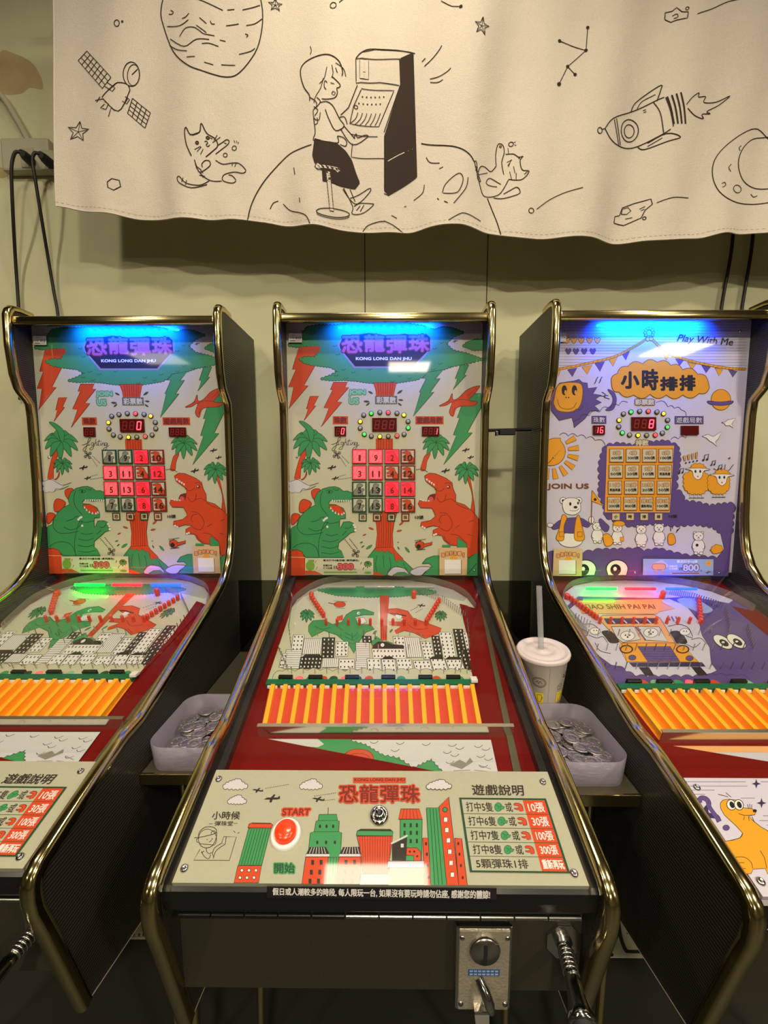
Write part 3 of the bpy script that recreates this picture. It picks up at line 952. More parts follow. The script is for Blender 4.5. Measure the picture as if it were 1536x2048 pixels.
# ------------------------------------------------------------------ print of the dinosaur playfield
def dino_field(a, floor):
    a.crop(440, 1140, 2.4)
    a.poly('345,180 372,140 430,98 500,68 620,48 760,40 900,48 1020,66 1120,95 1185,135 1222,182 1150,165 1190,330 1206,480 1216,545 222,545', 'cream')
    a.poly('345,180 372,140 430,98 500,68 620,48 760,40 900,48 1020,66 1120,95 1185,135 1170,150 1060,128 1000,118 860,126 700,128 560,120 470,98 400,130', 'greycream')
    a.poly(scallop(P('468,96 560,88 760,80 960,88 1040,106 1000,118 950,116 860,126 700,129 560,121'), 16, .3), 'green', out='dark_green', ow=2)
    a.poly('768,124 812,124 802,230 800,338 772,338 770,230', 'orange', out='brownred', ow=2.5)
    for x in (778, 788, 797): a.line([(x, 128), (x - 2, 335)], 1.8, 'brownred')
    # helicopter and aeroplane
    a.circ(575, 165, 28, 'orange', ry=14, out='brownred', ow=2); a.line('520,158 555,165', 4, 'brownred'); a.line('545,148 610,152', 3, 'grey'); a.line('555,182 600,184', 2, 'brownred')
    plane_icon(a, 965, 170, 20, 10); dots(a, 915, 195, 955, 175, 5, 3); dots(a, 940, 205, 975, 185, 5, 3)
    palm(a, 418, 212, 36); palm(a, 1060, 215, 30)
    # dinosaurs
    a.poly('425,268 445,244 500,240 540,262 585,250 606,215 640,194 690,188 740,205 738,216 690,216 648,226 662,262 722,262 742,285 700,300 668,345 642,402 622,365 560,312 500,292 440,322 425,295', 'green', out='dark_green', ow=2.5)
    for l in ('600,300 640,320 660,300', '610,345 640,355 655,340', '600,320 640,338 662,322', '455,270 490,285 530,275', '560,270 590,290'): a.line(l, 2, 'dark_green', True)
    a.circ(665, 208, 7, 'white'); a.circ(667, 209, 3, 'line'); a.poly('655,232 690,228 705,250 680,262 660,255', 'white', out='dark_green', ow=2)
    a.poly('806,188 850,185 902,198 925,230 1000,258 1062,280 1056,302 985,330 930,302 885,292 845,306 838,292 870,270 812,264 815,248 868,250 882,232 830,216 806,206', 'orange', out='brownred', ow=2.5)
    for l in ('900,260 940,285 1000,280', '905,225 925,240', '940,300 980,318'): a.line(l, 2, 'brownred', True)
    a.circ(858, 222, 15, 'white', ry=12); a.line('815,208 850,212 895,222', 6, 'line', True)
    a.poly('560,225 590,215 590,240 565,245', 'orange')
    for l in ((735, 308, 752, 292), (740, 330, 755, 320), (815, 300, 828, 285)): drop(a, *l, .2)
    a.poly('722,345 760,325 785,345 800,342 830,352 820,365 730,365', 'green', out='dark_green', ow=2)
    # town
    rnd = random.Random(3)

    def tower(x0, y0, x1, y1, st):
        dx = (640 - (x0 + x1) / 2) * -.05
        q = [(x0, y0), (x1, y0), (x1 + dx, y1), (x0 + dx, y1)]
        a.poly(q, {'b': 'line'}.get(st, 'white'), out='line', ow=2.2)
        w, h = x1 - x0, y1 - y0
        if st == 'v':
            n = max(3, int(w / 9))
            for i in range(1, n):
                x = x0 + w * i / n; a.line([(x, y0 + 2), (x + dx, y1)], 2, 'line')
        elif st == 'h':
            n = max(3, int(h / 9))
            for i in range(1, n):
                y = y0 + h * i / n; a.line([(x0 + 2 + dx * i / n, y), (x1 - 2 + dx * i / n, y)], 2, 'line')
        else:
            nx = max(2, int(w / 17)); ny = max(2, int(h / 17))
            for i in range(nx):
                for j in range(ny):
                    x = x0 + w * (i + .5) / nx + dx * (j + .5) / ny; y = y0 + h * (j + .5) / ny
                    a.rect(x - 3, y - 4, x + 3, y + 4, 'white' if st == 'b' else 'line')
    for t in ((352, 312, 405, 410, 'w'), (405, 330, 490, 405, 'v'), (492, 325, 552, 425, 'b'), (556, 345, 616, 415, 'w'), (652, 350, 716, 440, 'h'), (682, 318, 726, 350, 'b'), (830, 320, 885, 420, 'w'), (885, 325, 955, 420, 'v'), (962, 345, 1014, 430, 'w'),
              (1015, 318, 1050, 430, 'b'), (1050, 300, 1112, 425, 'w'), (1118, 285, 1165, 425, 'b'), (1165, 300, 1196, 425, 'w')):
        tower(*t)
    a.poly('735,362 760,345 800,348 826,358 880,362 884,382 728,382', 'line'); a.circ(780, 362, 9, 'white')
    for i, t in enumerate(((318, 385, 395, 475, 'h'), (388, 420, 492, 475, 'b'), (495, 425, 570, 470, 'v'), (572, 430, 645, 480, 'w'), (650, 440, 705, 490, 'h'), (705, 428, 770, 490, 'w'), (728, 380, 884, 428, 'w'), (775, 430, 838, 492, 'w'), (845, 428, 915, 490, 'w'), (925, 438, 1005, 492, 'w'), (1008, 425, 1075, 490, 'w'), (1080, 432, 1155, 488, 'w'), (1150, 385, 1200, 480, 'b'), (300, 405, 322, 470, 'w'))):
        tower(*t)
    for x0, x1, y in ((395, 492, 422), (1080, 1160, 434), (775, 838, 432), (1005, 1075, 432)):
        a.poly([(x0, y), (x0 + 14, y - 14), (x1 - 14, y - 14), (x1, y)], 'line')
    bush = [(262, 545)] + [(262, 500)] + [(x, 486 + (x // 40 % 2) * 4) for x in range(300, 1200, 60)] + [(1212, 498), (1214, 545)]
    a.poly(scallop(bush, 62, .2), 'cream', out='darkgrey', ow=2)
    # lanes floor and lower picture
    a.poly('238,568 1222,568 1270,800 190,800', floor)
    a.poly('232,815 1290,818 1336,984 1110,984', 'green')
    a.poly('232,815 470,815 500,840 470,855 400,850', 'cloudwhite')
    a.circ(665, 905, 72, 'orange', ry=42, out='brownred', ow=3); a.line('612,902 650,885 700,890 720,905', 2.5, 'brownred', True)
    a.poly(scallop(P('630,818 700,838 780,886 860,902 930,948 1015,908 1062,960 1110,984'), 26, -.3, False) + P('1336,984 1300,818'), 'cloudwhite', out='line', ow=2.5)
    a.poly('232,815 1110,984 1110,1010 100,1010 150,860', 'boardred')
    for i in range(24):
        x = 720 + (i * 137) % 560; y = 828 + (i * 53) % 130
        if y > 870 and x < 1000: continue
        a.line([(x, y), (x + 14, y + 8), (x + 30, y + 5), (x + 40, y - 4)], 2.4, 'line', True)
    a.poly('1100,940 1150,915 1180,930 1200,905 1215,925 1160,960', 'grey'); a.lines('1120,968 1200,965 | 1240,940 1300,960 | 1220,965 1290,972', 3, 'grey', True)
    # strip beside the launch lane
    a.poly('1252,185 1268,190 1448,984 1410,984', 'olive')
    a.poly('1150,165 1190,175 1216,240 1225,545 1216,545 1206,480 1190,330', 'boardred')


PIN_BASE = [(x, 500) for x in range(345, 1190, 56)] + [(x, 318 + (i % 2) * 14) for i, x in enumerate(range(470, 1000, 55))] + \
    [(332 + i * 2, 288 + i * 17) for i in range(7)] + [(284 + i * 7, 392 + i * 16) for i in range(7)] + [(1186 + i * 2, 262 + i * 20) for i in range(7)] + [(1166 - i * 3, 398 + i * 24) for i in range(5)] + \
    [(520, 372), (600, 388), (700, 372), (760, 390), (845, 372), (905, 390), (985, 372), (1065, 385)] + [(950 + i * 9.5, 112 + i * 3.2) for i in range(11)] + [(1066 + i * 10, 152 + i * 7.2) for i in range(12)]
POST_BASE = [(440 + i * 8.2, 140 + i * 12.4, .0045, .014) for i in range(8)] + [(x, 264, .0033, .017) for x in (510, 563, 617, 670, 722, 776, 830, 884, 937, 988)] + \
    [(994 + i * 8.2, 252 - i * 13.5, .0042, .014) for i in range(8)] + [(930, 134, .006, .020), (440, 132, .006, .014)]

RPC = (1060, 1140, 3.227)
PIN2 = [(x, 640) for x in range(410, 1500, 68)] + [(x, 520) for x in range(430, 1180, 62)] + [(1230, 515), (1300, 515), (1370, 515)] + [(x, 425) for x in range(370, 900, 66)] + [(900 + i * 12, 158 + i * 2.6) for i in range(11)] + \
    [(1036 + i * 15, 184 + i * 5) for i in range(14)] + [(1252 + i * 4, 275 + i * 18) for i in range(8)] + [(1394 + i * 6, 388 + i * 17) for i in range(8)] + [(290 + i * 18, 320 + i * 10) for i in range(6)] + [(1085, 420), (1160, 410)]
POST2 = [(246 + i * 20, 190 + i * 14.5, .0042, .014) for i in range(10)] + [(x, 346, .0033, .017) for x in (448, 515, 588, 662, 735, 808, 880, 950, 1024)] + [(1098 - i * 2.2, 346 - i * 20, .0042, .014) for i in range(8)] + [(850, 182, .006, .020), (236, 186, .006, .014)]


def machine(X, dY, name, label, kind, st):
    sh = (X, dY, 0)
    dino = kind == 'dino'
    art_sh = MID_SH if dino else sh
    root = empty(name, (X, .80 + dY, 0))
    tag(root, label, 'pinball machine', 'pinball machines along the wall')
    B = lambda: MB(off=MOFF)
    # --- cabinet
    for sx in (-1, 1):
        m = B(); m.prism(FRONT + BACK, sx * .2345, sx * .2492, 'ribbed_black', 'ribbed_black')
        m.sweep([(.470, -.678), (.60, -.7035), (1.24, -.8315)], sx * .2418, [(-.0079, 0), (-.0079, -.0012), (.0079, -.0012), (.0079, 0)], 'edge_band')
        s = m.build('side_panel', root, 'side%d' % sx)
        m = B()
        sect = [(-.0085, .000), (-.0085, -.005), (-.007, -.0082), (-.004, -.0098), (0, -.0102), (.004, -.0098), (.007, -.0082), (.0085, -.005), (.0085, .000), (.0085, .004), (-.0085, .004)]
        path = [(1.06, .3745), (1.02, .3745)] + FRONT + [(.466, -.680)]
        m.sweep(path, sx * .242, [(a, -b) for a, b in sect], 'brass')
        m.build('gold_trim', s, 'trim%d' % sx)
    m = B(); m.box((0, 1.003, .346), (.468, .019, .019), 'brass', .004, seg=3, smooth=True); m.build('top_rail', root, 'rail')
    m = B(); m.prism([(1.011, .3545), (1.056, .3705), (1.056, .3665), (1.011, .3505)], -.2344, .2344, 'black_plastic')
    hood = m.build('light_hood', root, 'hood')
    m = B(); m.box((0, 1.0260, .3543), (.27, .006, .002), 'black_plastic', .001)
    for i in range(13):
        m.box((-.108 + i * .018, 1.0260, .3530), (.0080, .0045, .0008), 'led_dot', .0002)
    m.build('led_strip', hood, 'leds')
    for i in range(13):
        d = bpy.data.lights.new('led_glow', 'AREA'); d.shape = 'RECTANGLE'; d.size = .0075; d.size_y = .004; d.energy = .14; d.spread = math.radians(120); d.color = (.0, .07, 1.0)
        lo = bpy.data.objects.new('led_glow', d); COL.objects.link(lo); lo.parent = root
        lo.location = (-.108 + i * .018, 1.0185 - .80, .3500 + HC); lo.rotation_euler = (math.radians(46), 0, 0)
    # --- back board with its print
    m = B(); m.box((0, 1.049 + .003, .0555), (.468, .006, .611), 'cream' if dino else 'lilac')
    a = Art(m, K_P0, K_N, shift=art_sh)
    (dino_back if dino else sheep_back)(a)
    for px, py in st['screws']:
        w = hit(px, py, Vector(K_P0) + Vector(art_sh), Vector(K_N)) - Vector(art_sh)
        m.lathe(w, (0, -1, 0), [(.003, 0), (.0026, .0018), (0, .0026)], 'chrome', 10)
    bb = m.build('back_board', root, kind + '_back')
    m = B(); m.box((0, 1.235, -.22), (.468, .008, 1.18), 'black_plastic'); m.build('rear_panel', root, 'rear')
    m = B(); m.prism([(1.056, .371), (1.235, .371), (1.235, .360), (1.056, .360)], -.2344, .2344, 'black_plastic'); m.build('top_panel', root, 'toppanel')
    pl = (K_P0, K_N)
    if dino:
        note(None, promo, 'promo_sticker', bb, pl, 'promo', art_sh); note(None, qr_note, 'notice_sticker', bb, pl, 'qrnote', art_sh); note(None, id_note, 'serial_sticker', bb, pl, 'idnote', art_sh)
        C3 = (540, 600, 3.268)
        for r in range(4):
            for c in range(4):
                dino_tile(r, c, NUM[r][c] in st['lit'], root, art_sh)
        display((668, 772, 828, 858), st['main'], 3, root, art_sh, C3, 'dm' + st['main'])
        display((423, 827, 498, 888), st['left'], 2, root, art_sh, C3, 'dl' + st['left'])
        display((992, 828, 1105, 888), st['right'], 3, root, art_sh, C3, 'dr' + st['right'])
        for i, p in enumerate(RING):
            ring_lamp(p, st['ring'][i], root, art_sh, C3, 'ring%d%s' % (i, st['ring'][i]))
    else:
        note(None, blue_promo, 'promo_sticker', bb, pl, 'promo2', art_sh); note(None, qr_note2, 'notice_sticker', bb, pl, 'qrnote2', art_sh); note(None, id_note2, 'serial_sticker', bb, pl, 'idnote2', art_sh)
        for r in range(4):
            for c in range(4):
                sheep_tile(r, c, root, art_sh)
        R5 = (1080, 600, 3.368)
        display((612, 790, 776, 878), '  8', 3, root, art_sh, R5, 'sdm'); display((354, 845, 432, 907), '16', 2, root, art_sh, R5, 'sdl'); display((946, 848, 1062, 908), '   ', 3, root, art_sh, R5, 'sdr', ghost=False)
        for i, p in enumerate(RING2):
            ring_lamp(p, st['ring'][i], root, art_sh, R5, 'sring%d' % i)
    # --- playfield
    m = B()
    y1, y0 = 1.10, .53
    zb = lambda y: B_P0[2] + (y - B_P0[1]) * math.tan(AL)
    m.slab([(-.2345, y0, zb(y0)), (.2345, y0, zb(y0)), (.2345, y1, zb(y1)), (-.2345, y1, zb(y1))], -BN * .012, 'boardred')
    a = Art(m, B_P0, B_N, shift=art_sh)
    if dino:
        dino_field(a, st['floor'])
    else:
        sheep_field(a)
    pf = m.build('playfield', root, kind + '_field' + st['floor'])
    for sx in (-1, 1):      # channel along each edge, and the black liner above it
        m = B()
        pr = []
        for yy, zz in ((y0, 0), (1.06, 0)):
            pr.append(Vector((0, yy, zb(yy))))
        for x0, x1, h, mm in ((.2245, .2345, .016, 'alu'),):
            q = [Vector((sx * x0, p.y, p.z)) for p in pr] + [Vector((sx * x1, p.y, p.z)) for p in pr[::-1]]
            m.slab([p + BN * h for p in q], -BN * h, mm)
        m.build('side_channel', root, 'chan%d' % sx)
    m = B()
    arch = smooth_pts(P('330,300 345,182 372,140 430,98 500,68 620,48 760,40 900,48 1020,66 1120,95 1185,135 1226,190'), False, 4)
    lo_ = [bpt(*p) for p in arch]
    n = len(lo_); t = .0015
    vs = lo_ + [p + BN * .018 for p in lo_]
    m.add(vs, [[i, i + 1, n + i + 1, n + i] for i in range(n - 1)], 'arch_plastic', True)
    vs2 = [p + Vector((0, t, 0)) for p in vs]
    m.add(vs2, [[i, i + 1, n + i + 1, n + i] for i in range(n - 1)], 'arch_plastic', True)
    m.add(vs[n:] + vs2[n:], [[i, i + 1, n + i + 1, n + i] for i in range(n - 1)], 'arch_plastic')
    m.build('arch_rail', root, 'arch')
    for i, (cx, mm, col) in enumerate(((-.105, 'led_greenbar', (0, 1, .18)), (-.012, 'led_redbar', (1, .0, .02)), (.085, 'led_bluebar', (0, .12, 1)))):
        m = B(); yy = 1.014
        c = Vector((cx, yy, zb(yy))) + BN * .017
        m.tube([c + Vector((-.036, 0, 0)), c + Vector((.036, 0, 0))], .0035, mm if st['bars'] else 'greycream', 8)
        m.build('led_bar', root, 'bar%d%d' % (i, st['bars']))
    for i, p in enumerate(PIN_BASE if dino else PIN2):
        q = bpt(*p) if dino else hit(RPC[0] + p[0] / RPC[2], RPC[1] + p[1] / RPC[2], Vector(B_P0) + Vector(sh), BN) - Vector(sh)
        m = MB(off=(0, 0, 0)); m.tube([Vector((0, 0, 0)), BN * .014, BN * .0165], [.0009, .0009, .0013], 'steel', 6)
        o = m.build('pin', root, 'pin'); o.location = q + Vector(MOFF)
    for i, (px, py, r, h) in enumerate(POST_BASE if dino else POST2):
        q = bpt(px, py) if dino else hit(RPC[0] + px / RPC[2], RPC[1] + py / RPC[2], Vector(B_P0) + Vector(sh), BN) - Vector(sh)
        m = MB(off=(0, 0, 0)); m.lathe((0, 0, 0), BN, [(r * .9, 0), (r, .002), (r, h * .3), (r * .88, h * .34), (r, h * .4), (r, h * .85), (r * .75, h), (0, h * 1.03)], 'post_red', 12)
        o = m.build('red_post', root, 'post%.4f%.3f' % (r, h)); o.location = q + Vector(MOFF)
    # gate bar with sensors, target lamps
    m = B()
    l0, l1 = bpt(226, 556), bpt(1218, 556)
    m.slab([l0 + BT * .006, l1 + BT * .006, l1 - BT * .006, l0 - BT * .006], BN * .010, 'pcb')
    for i in range(16):
        p = l0.lerp(l1, (i + .5) / 16) - BT * .0062 + BN * .004
        m.box(p, (.018, .004, .006), 'plastic_white', .001)
    m.box(l1 + BN * .011 + BT * .004, (.012, .014, .006), 'plastic_white', .001)
    gb = m.build('gate_bar', root, 'gate')
    for x in (318, 460, 635, 808, 985, 1118):
        m = B(); m.box(bpt(x, 536) + BN * .009, (.026, .007, .010), 'black_plastic', .001, rot=Matrix.Rotation(AL, 3, 'X')); m.build('sensor', gb, 'sensor%d' % x)
    for i, x in enumerate((325, 380, 435, 495, 545, 600, 660, 715, 870, 1040, 1150)):
        c = st['targets'][i]
        m = B(); m.lathe(bpt(x, 527), BN, [(.0088, 0), (.0088, .0015), (.0072, .0022)], {'r': 'orange', 'R': 'led_red', 'g': 'green', 'd': 'dark_green', 'w': 'lightgreen'}[c], 16)
        if c == 'R':
            m.lathe(bpt(x, 527), BN, [(.006, .0022), (.004, .0026), (0, .0027)], 'lit_red_soft', 12)
        m.build('target_lamp', root, 'tl%d%s' % (x, c))
    tops = [258, 318, 378, 436, 494, 553, 612, 671, 730, 790, 850, 910, 970, 1030, 1088, 1150, 1208]
    bots = [214, 280, 344, 408, 472, 536, 600, 664, 728, 792, 856, 920, 984, 1048, 1115, 1180, 1246]
    for i, (x0, x1) in enumerate(zip(tops, bots)):
        p, q = bpt(x0, 572), bpt(x1, 788)
        m = B(); e = Vector((.0036, 0, 0))
        m.slab([p - e, p + e, q + e, q - e], BN * .012, 'lane_orange'); m.build('lane_divider', root, 'lane%d' % i)
    m = B()
    p, q = bpt(196, 800), bpt(1276, 800)
    p.x, q.x = -.196, .206
    m.slab([p, q, q + BT * .0015, p + BT * .0015], BN * .021, 'bar_metal'); m.slab([p + BN * .021, q + BN * .021, q + BN * .021 + BT * .006, p + BN * .021 + BT * .006], BN * .0012, 'bar_metal')
    m.build('front_bar', root, 'bar')
    # --- glass
    m = B()
    zg = lambda y: G_P0[2] + (y - G_P0[1]) * math.tan(AL)
    m.slab([(-.2335, .553, zg(.553)), (.2335, .553, zg(.553)), (.2335, 1.04, zg(1.04)), (-.2335, 1.04, zg(1.04))], -BN * .003, 'clear_glass')
    m.build('glass_cover', root, 'glass')
    # --- control plate
    m = B()
    tp = [Vector((sx * .2245, y, C_P0[2] + (y - C_P0[1]) * math.tan(PA))) for y, sx in ((.540, -1), (.540, 1), (.4165, 1), (.4165, -1))]
    m.slab(tp, -CN * .006, 'plate_cream' if dino else 'lilac')
    a = Art(m, C_P0, C_N, shift=art_sh)
    (dino_plate if dino else seal_plate)(a)
    cp = m.build('control_plate', root, kind + '_plate')
    K1 = (330, 1530, 3.413)
    m = B(); c = mpx(C_P0, C_N, 826, 478, 0, K1)
    for prof, mm in (([(.0178, 0), (.0178, .003), (.0162, .0055), (.0135, .0055), (.0130, .003)], 'plastic_white'),):
        m.lathe(c + Vector((0, 0, .0)), CN, prof, mm, 28)
    m.lathe(c, CN, [(.0125, .003), (.0125, .0095), (.011, .0118), (.006, .0126), (0, .0128)], 'button_red', 28)
    m.build('start_button', cp, 'start')
    m = B(); c = mpx(C_P0, C_N, 1462, 352, 0, K1)
    m.lathe(c, CN, [(.0118, 0), (.0118, .003), (.0105, .005), (.008, .006), (.0075, .0035), (.0065, .0035), (.006, .008), (.0042, .009), (.004, .006), (0, .006)], 'chrome', 24)
    m.box(c + CN * .0075, (.0018, .006, .003), 'black_plastic', rot=Matrix.Rotation(PA, 3, 'X'))
    m.build('key_lock', cp, 'lock')
    for x, y in ((368, 98), (133, 708), (2578, 118), (2792, 742)):
        m = B(); m.lathe(mpx(C_P0, C_N, x, y, 0, K1), CN, [(.0045, 0), (.0045, .001), (.0036, .0026), (.0016, .0034), (.0014, .0026), (0, .0026)], 'chrome', 14); m.build('screw', cp, 'screw%d' % x)
    # --- bullnose apron, hinge, front panel
    m = B()
    zc = lambda y: C_P0[2] + (y - C_P0[1]) * math.tan(PA) - .0065
    pr = [(.545, zc(.545)), (.4195, zc(.4195)), (.4155, zc(.4165) - .003), (.4135, -.462), (.4155, -.4735), (.4215, -.481), (.433, -.4835), (.545, -.4835)]
    m.prism(pr[::-1], -.2344, .2344, 'black_plastic')
    if dino:
        an = Art(m, (0, .4135, -.458), (0, -.995, .1), shift=MID_SH, base=.0009).crop(540, 1765, 3.413)
        q = P('-20,22 1545,34 1545,112 -20,100')
        m.slab([an.at(*p) for p in q], -an.n * .0006, 'darkgrey'); an.poly(q, 'black')
        an.text('假日或人潮較多的時段, 每人限玩一台, 如果沒有要玩時請勿佔座, 感謝您的體諒!', [(20, 32), (1500, 50), (1500, 108), (20, 82)], 'white', bold=1.6)
    m.build('apron', root, kind + 'apron')
    m = B()
    for i in range(12):
        m.tube([(-.222 + i * .037, .4225, -.4875), (-.187 + i * .037, .4225, -.4875)], .0028, 'steel' if i > 4 else 'black_plastic', 8)
    m.build('hinge', root, 'hinge')
    m = B(); f0 = Vector(F_P0); f1 = f0 + FV * .131
    m.slab([(-.2344, f0.y, f0.z), (.2344, f0.y, f0.z), (.2344, f1.y, f1.z), (-.2344, f1.y, f1.z)], -FN * .012, 'panel_black'); m.build('front_panel', root, 'front')
    m = B(); m.slab([(-.2344, f1.y + .012, f1.z + .002), (.2344, f1.y + .012, f1.z + .002), (.2344, 1.23, -.80), (-.2344, 1.23, -.80)], (0, 0, .01), 'black_plastic'); m.build('base_panel', root, 'base')
    # --- coin acceptor
    E8 = (780, 1740, 3.072)
    fp = lambda x, y, l=0: mpx(F_P0, F_N, x, y, l, E8)
    RF = Matrix.Rotation(math.atan2(FV.y, -FV.z), 3, 'X')
    cc = mpx(Vector(F_P0) + FN * .0125, F_N, 575, 612, -.0125, E8)
    m = B(); m.box(cc + FN * .004, (.0650, .016, .112), 'chrome', .003, rot=RF)
    m.box(cc + FN * .0125, (.0575, .003, .104), 'coin_plate', .001, rot=RF)
    for sx in (-1, 1):
        for sz in (-1, 1):
            m.lathe(cc + Vector((sx * .0255, 0, 0)) + FV * (sz * .0435) + FN * .0135, FN, [(.003, 0), (.0028, .0015), (0, .002)], 'chrome', 10)
    ca = m.build('coin_acceptor', root, 'coinacc')
    dc = cc - FV * .0295 + FN * .0135
    m = B(); m.lathe(dc, FN, [(.0175, 0), (.0175, .0035), (.016, .0055), (0, .0055)], 'steel', 26); m.box(dc + FN * .0048 + FV * .002, (.0042, .0025, .026), 'rubber', rot=RF); m.build('coin_slot', ca, 'slot')
    m = B()
    an = Art(m, cc + FN * .0142 + Vector(MID_SH), F_N, base=.0004) if False else None
    bl = cc + FV * .0015 + FN * .0142
    m.box(bl, (.036, .0006, .0085), 'label_blue', rot=RF)
    for zz in (-.002, .002):
        for q in range(7): m.box(bl + FN * .0004 + FV * zz + Vector((-.0145 + q * .0048, 0, 0)), (.0036, .0003, .0018), 'skyblue', rot=RF)
    m.build('blue_label', ca, 'blabel')
    m = B(); lv = cc + FV * .022 + FN * .014
    m.tube([lv + Vector((-.006, 0, 0)) - FV * .014, lv + FN * .008 - FV * .006, lv + FN * .013 + Vector((.004, 0, 0)) + FV * .004, lv + FN * .010 + Vector((.007, 0, 0)) + FV * .016], [.005, .006, .006, .0045], 'chrome', 10)
    m.box(lv + FV * .022 + FN * .003 + Vector((-.002, 0, 0)), (.019, .012, .004), 'chrome', .001, rot=RF)
    m.slab([lv + FV * .024 + Vector((-.011, 0, 0)), lv + FV * .024 + Vector((.007, 0, 0)), lv + FV * .050 + FN * .018 + Vector((.004, 0, 0)), lv + FV * .050 + FN * .018 + Vector((-.008, 0, 0))], FN * .0015, 'steel')
    m.build('return_lever', ca, 'lever')
    # --- plunger
    pc = fp(1062, 425)
    pd = (FN * 1.0 + FV * .02 + Vector((-.14, 0, 0))).normalized()
    m = B(); m.tube([pc, pc + pd * .009], .0098, 'chrome', 16); m.tube([pc + pd * .008, pc + pd * .040], .0045, 'chrome', 12); pg = m.build('plunger', root, 'plunger')
    m = B(); hexa = [pc + Vector((.021 * math.cos(t), 0, 0)) + FV * (.023 * math.sin(t)) for t in [math.radians(v) for v in (22, 68, 112, 158, 202, 248, 292, 338)]]
    k = len(hexa); m.add([p + FN * .0004 for p in hexa] + [p + FN * .0034 for p in hexa], [list(range(k))[::-1], list(range(k, 2 * k))] + [[i, (i + 1) % k, k + (i + 1) % k, k + i] for i in range(k)], 'steel'); m.build('plunger_plate', pg, 'pplate')
    m = B()
    u = pd.cross(Vector((1, 0, 0))).normalized(); w = pd.cross(u)
    m.tube([pc + pd * (.010 + .026 * i / 72) + (u * math.cos(i * math.pi / 6) + w * math.sin(i * math.pi / 6)) * .0078 for i in range(73)], .0014, 'steel', 6); m.build('spring', pg, 'spring')
    m = B(); m.lathe(pc + pd * .035, pd, [(.0062, 0), (.0078, .002), (.0082, .010), (.0095, .022), (.0125, .032), (.0142, .036), (.0144, .041), (.0125, .0435), (0, .044)], 'chrome', 22)
    m.lathe(pc + pd * .0788, pd, [(.0118, 0), (.0105, .004), (0, .005)], 'rubber', 16); m.build('knob', pg, 'knob')
    for sx in (-1, 1):
        for yy, zt in ((.70, -.715), (1.15, -.805)):
            m = B(); m.tube([(sx * .222, yy, zt), (sx * .232, yy, -HC)], .0075, 'brass', 12); m.build('leg', root, 'leg%d%.2f' % (sx, yy))
    return root


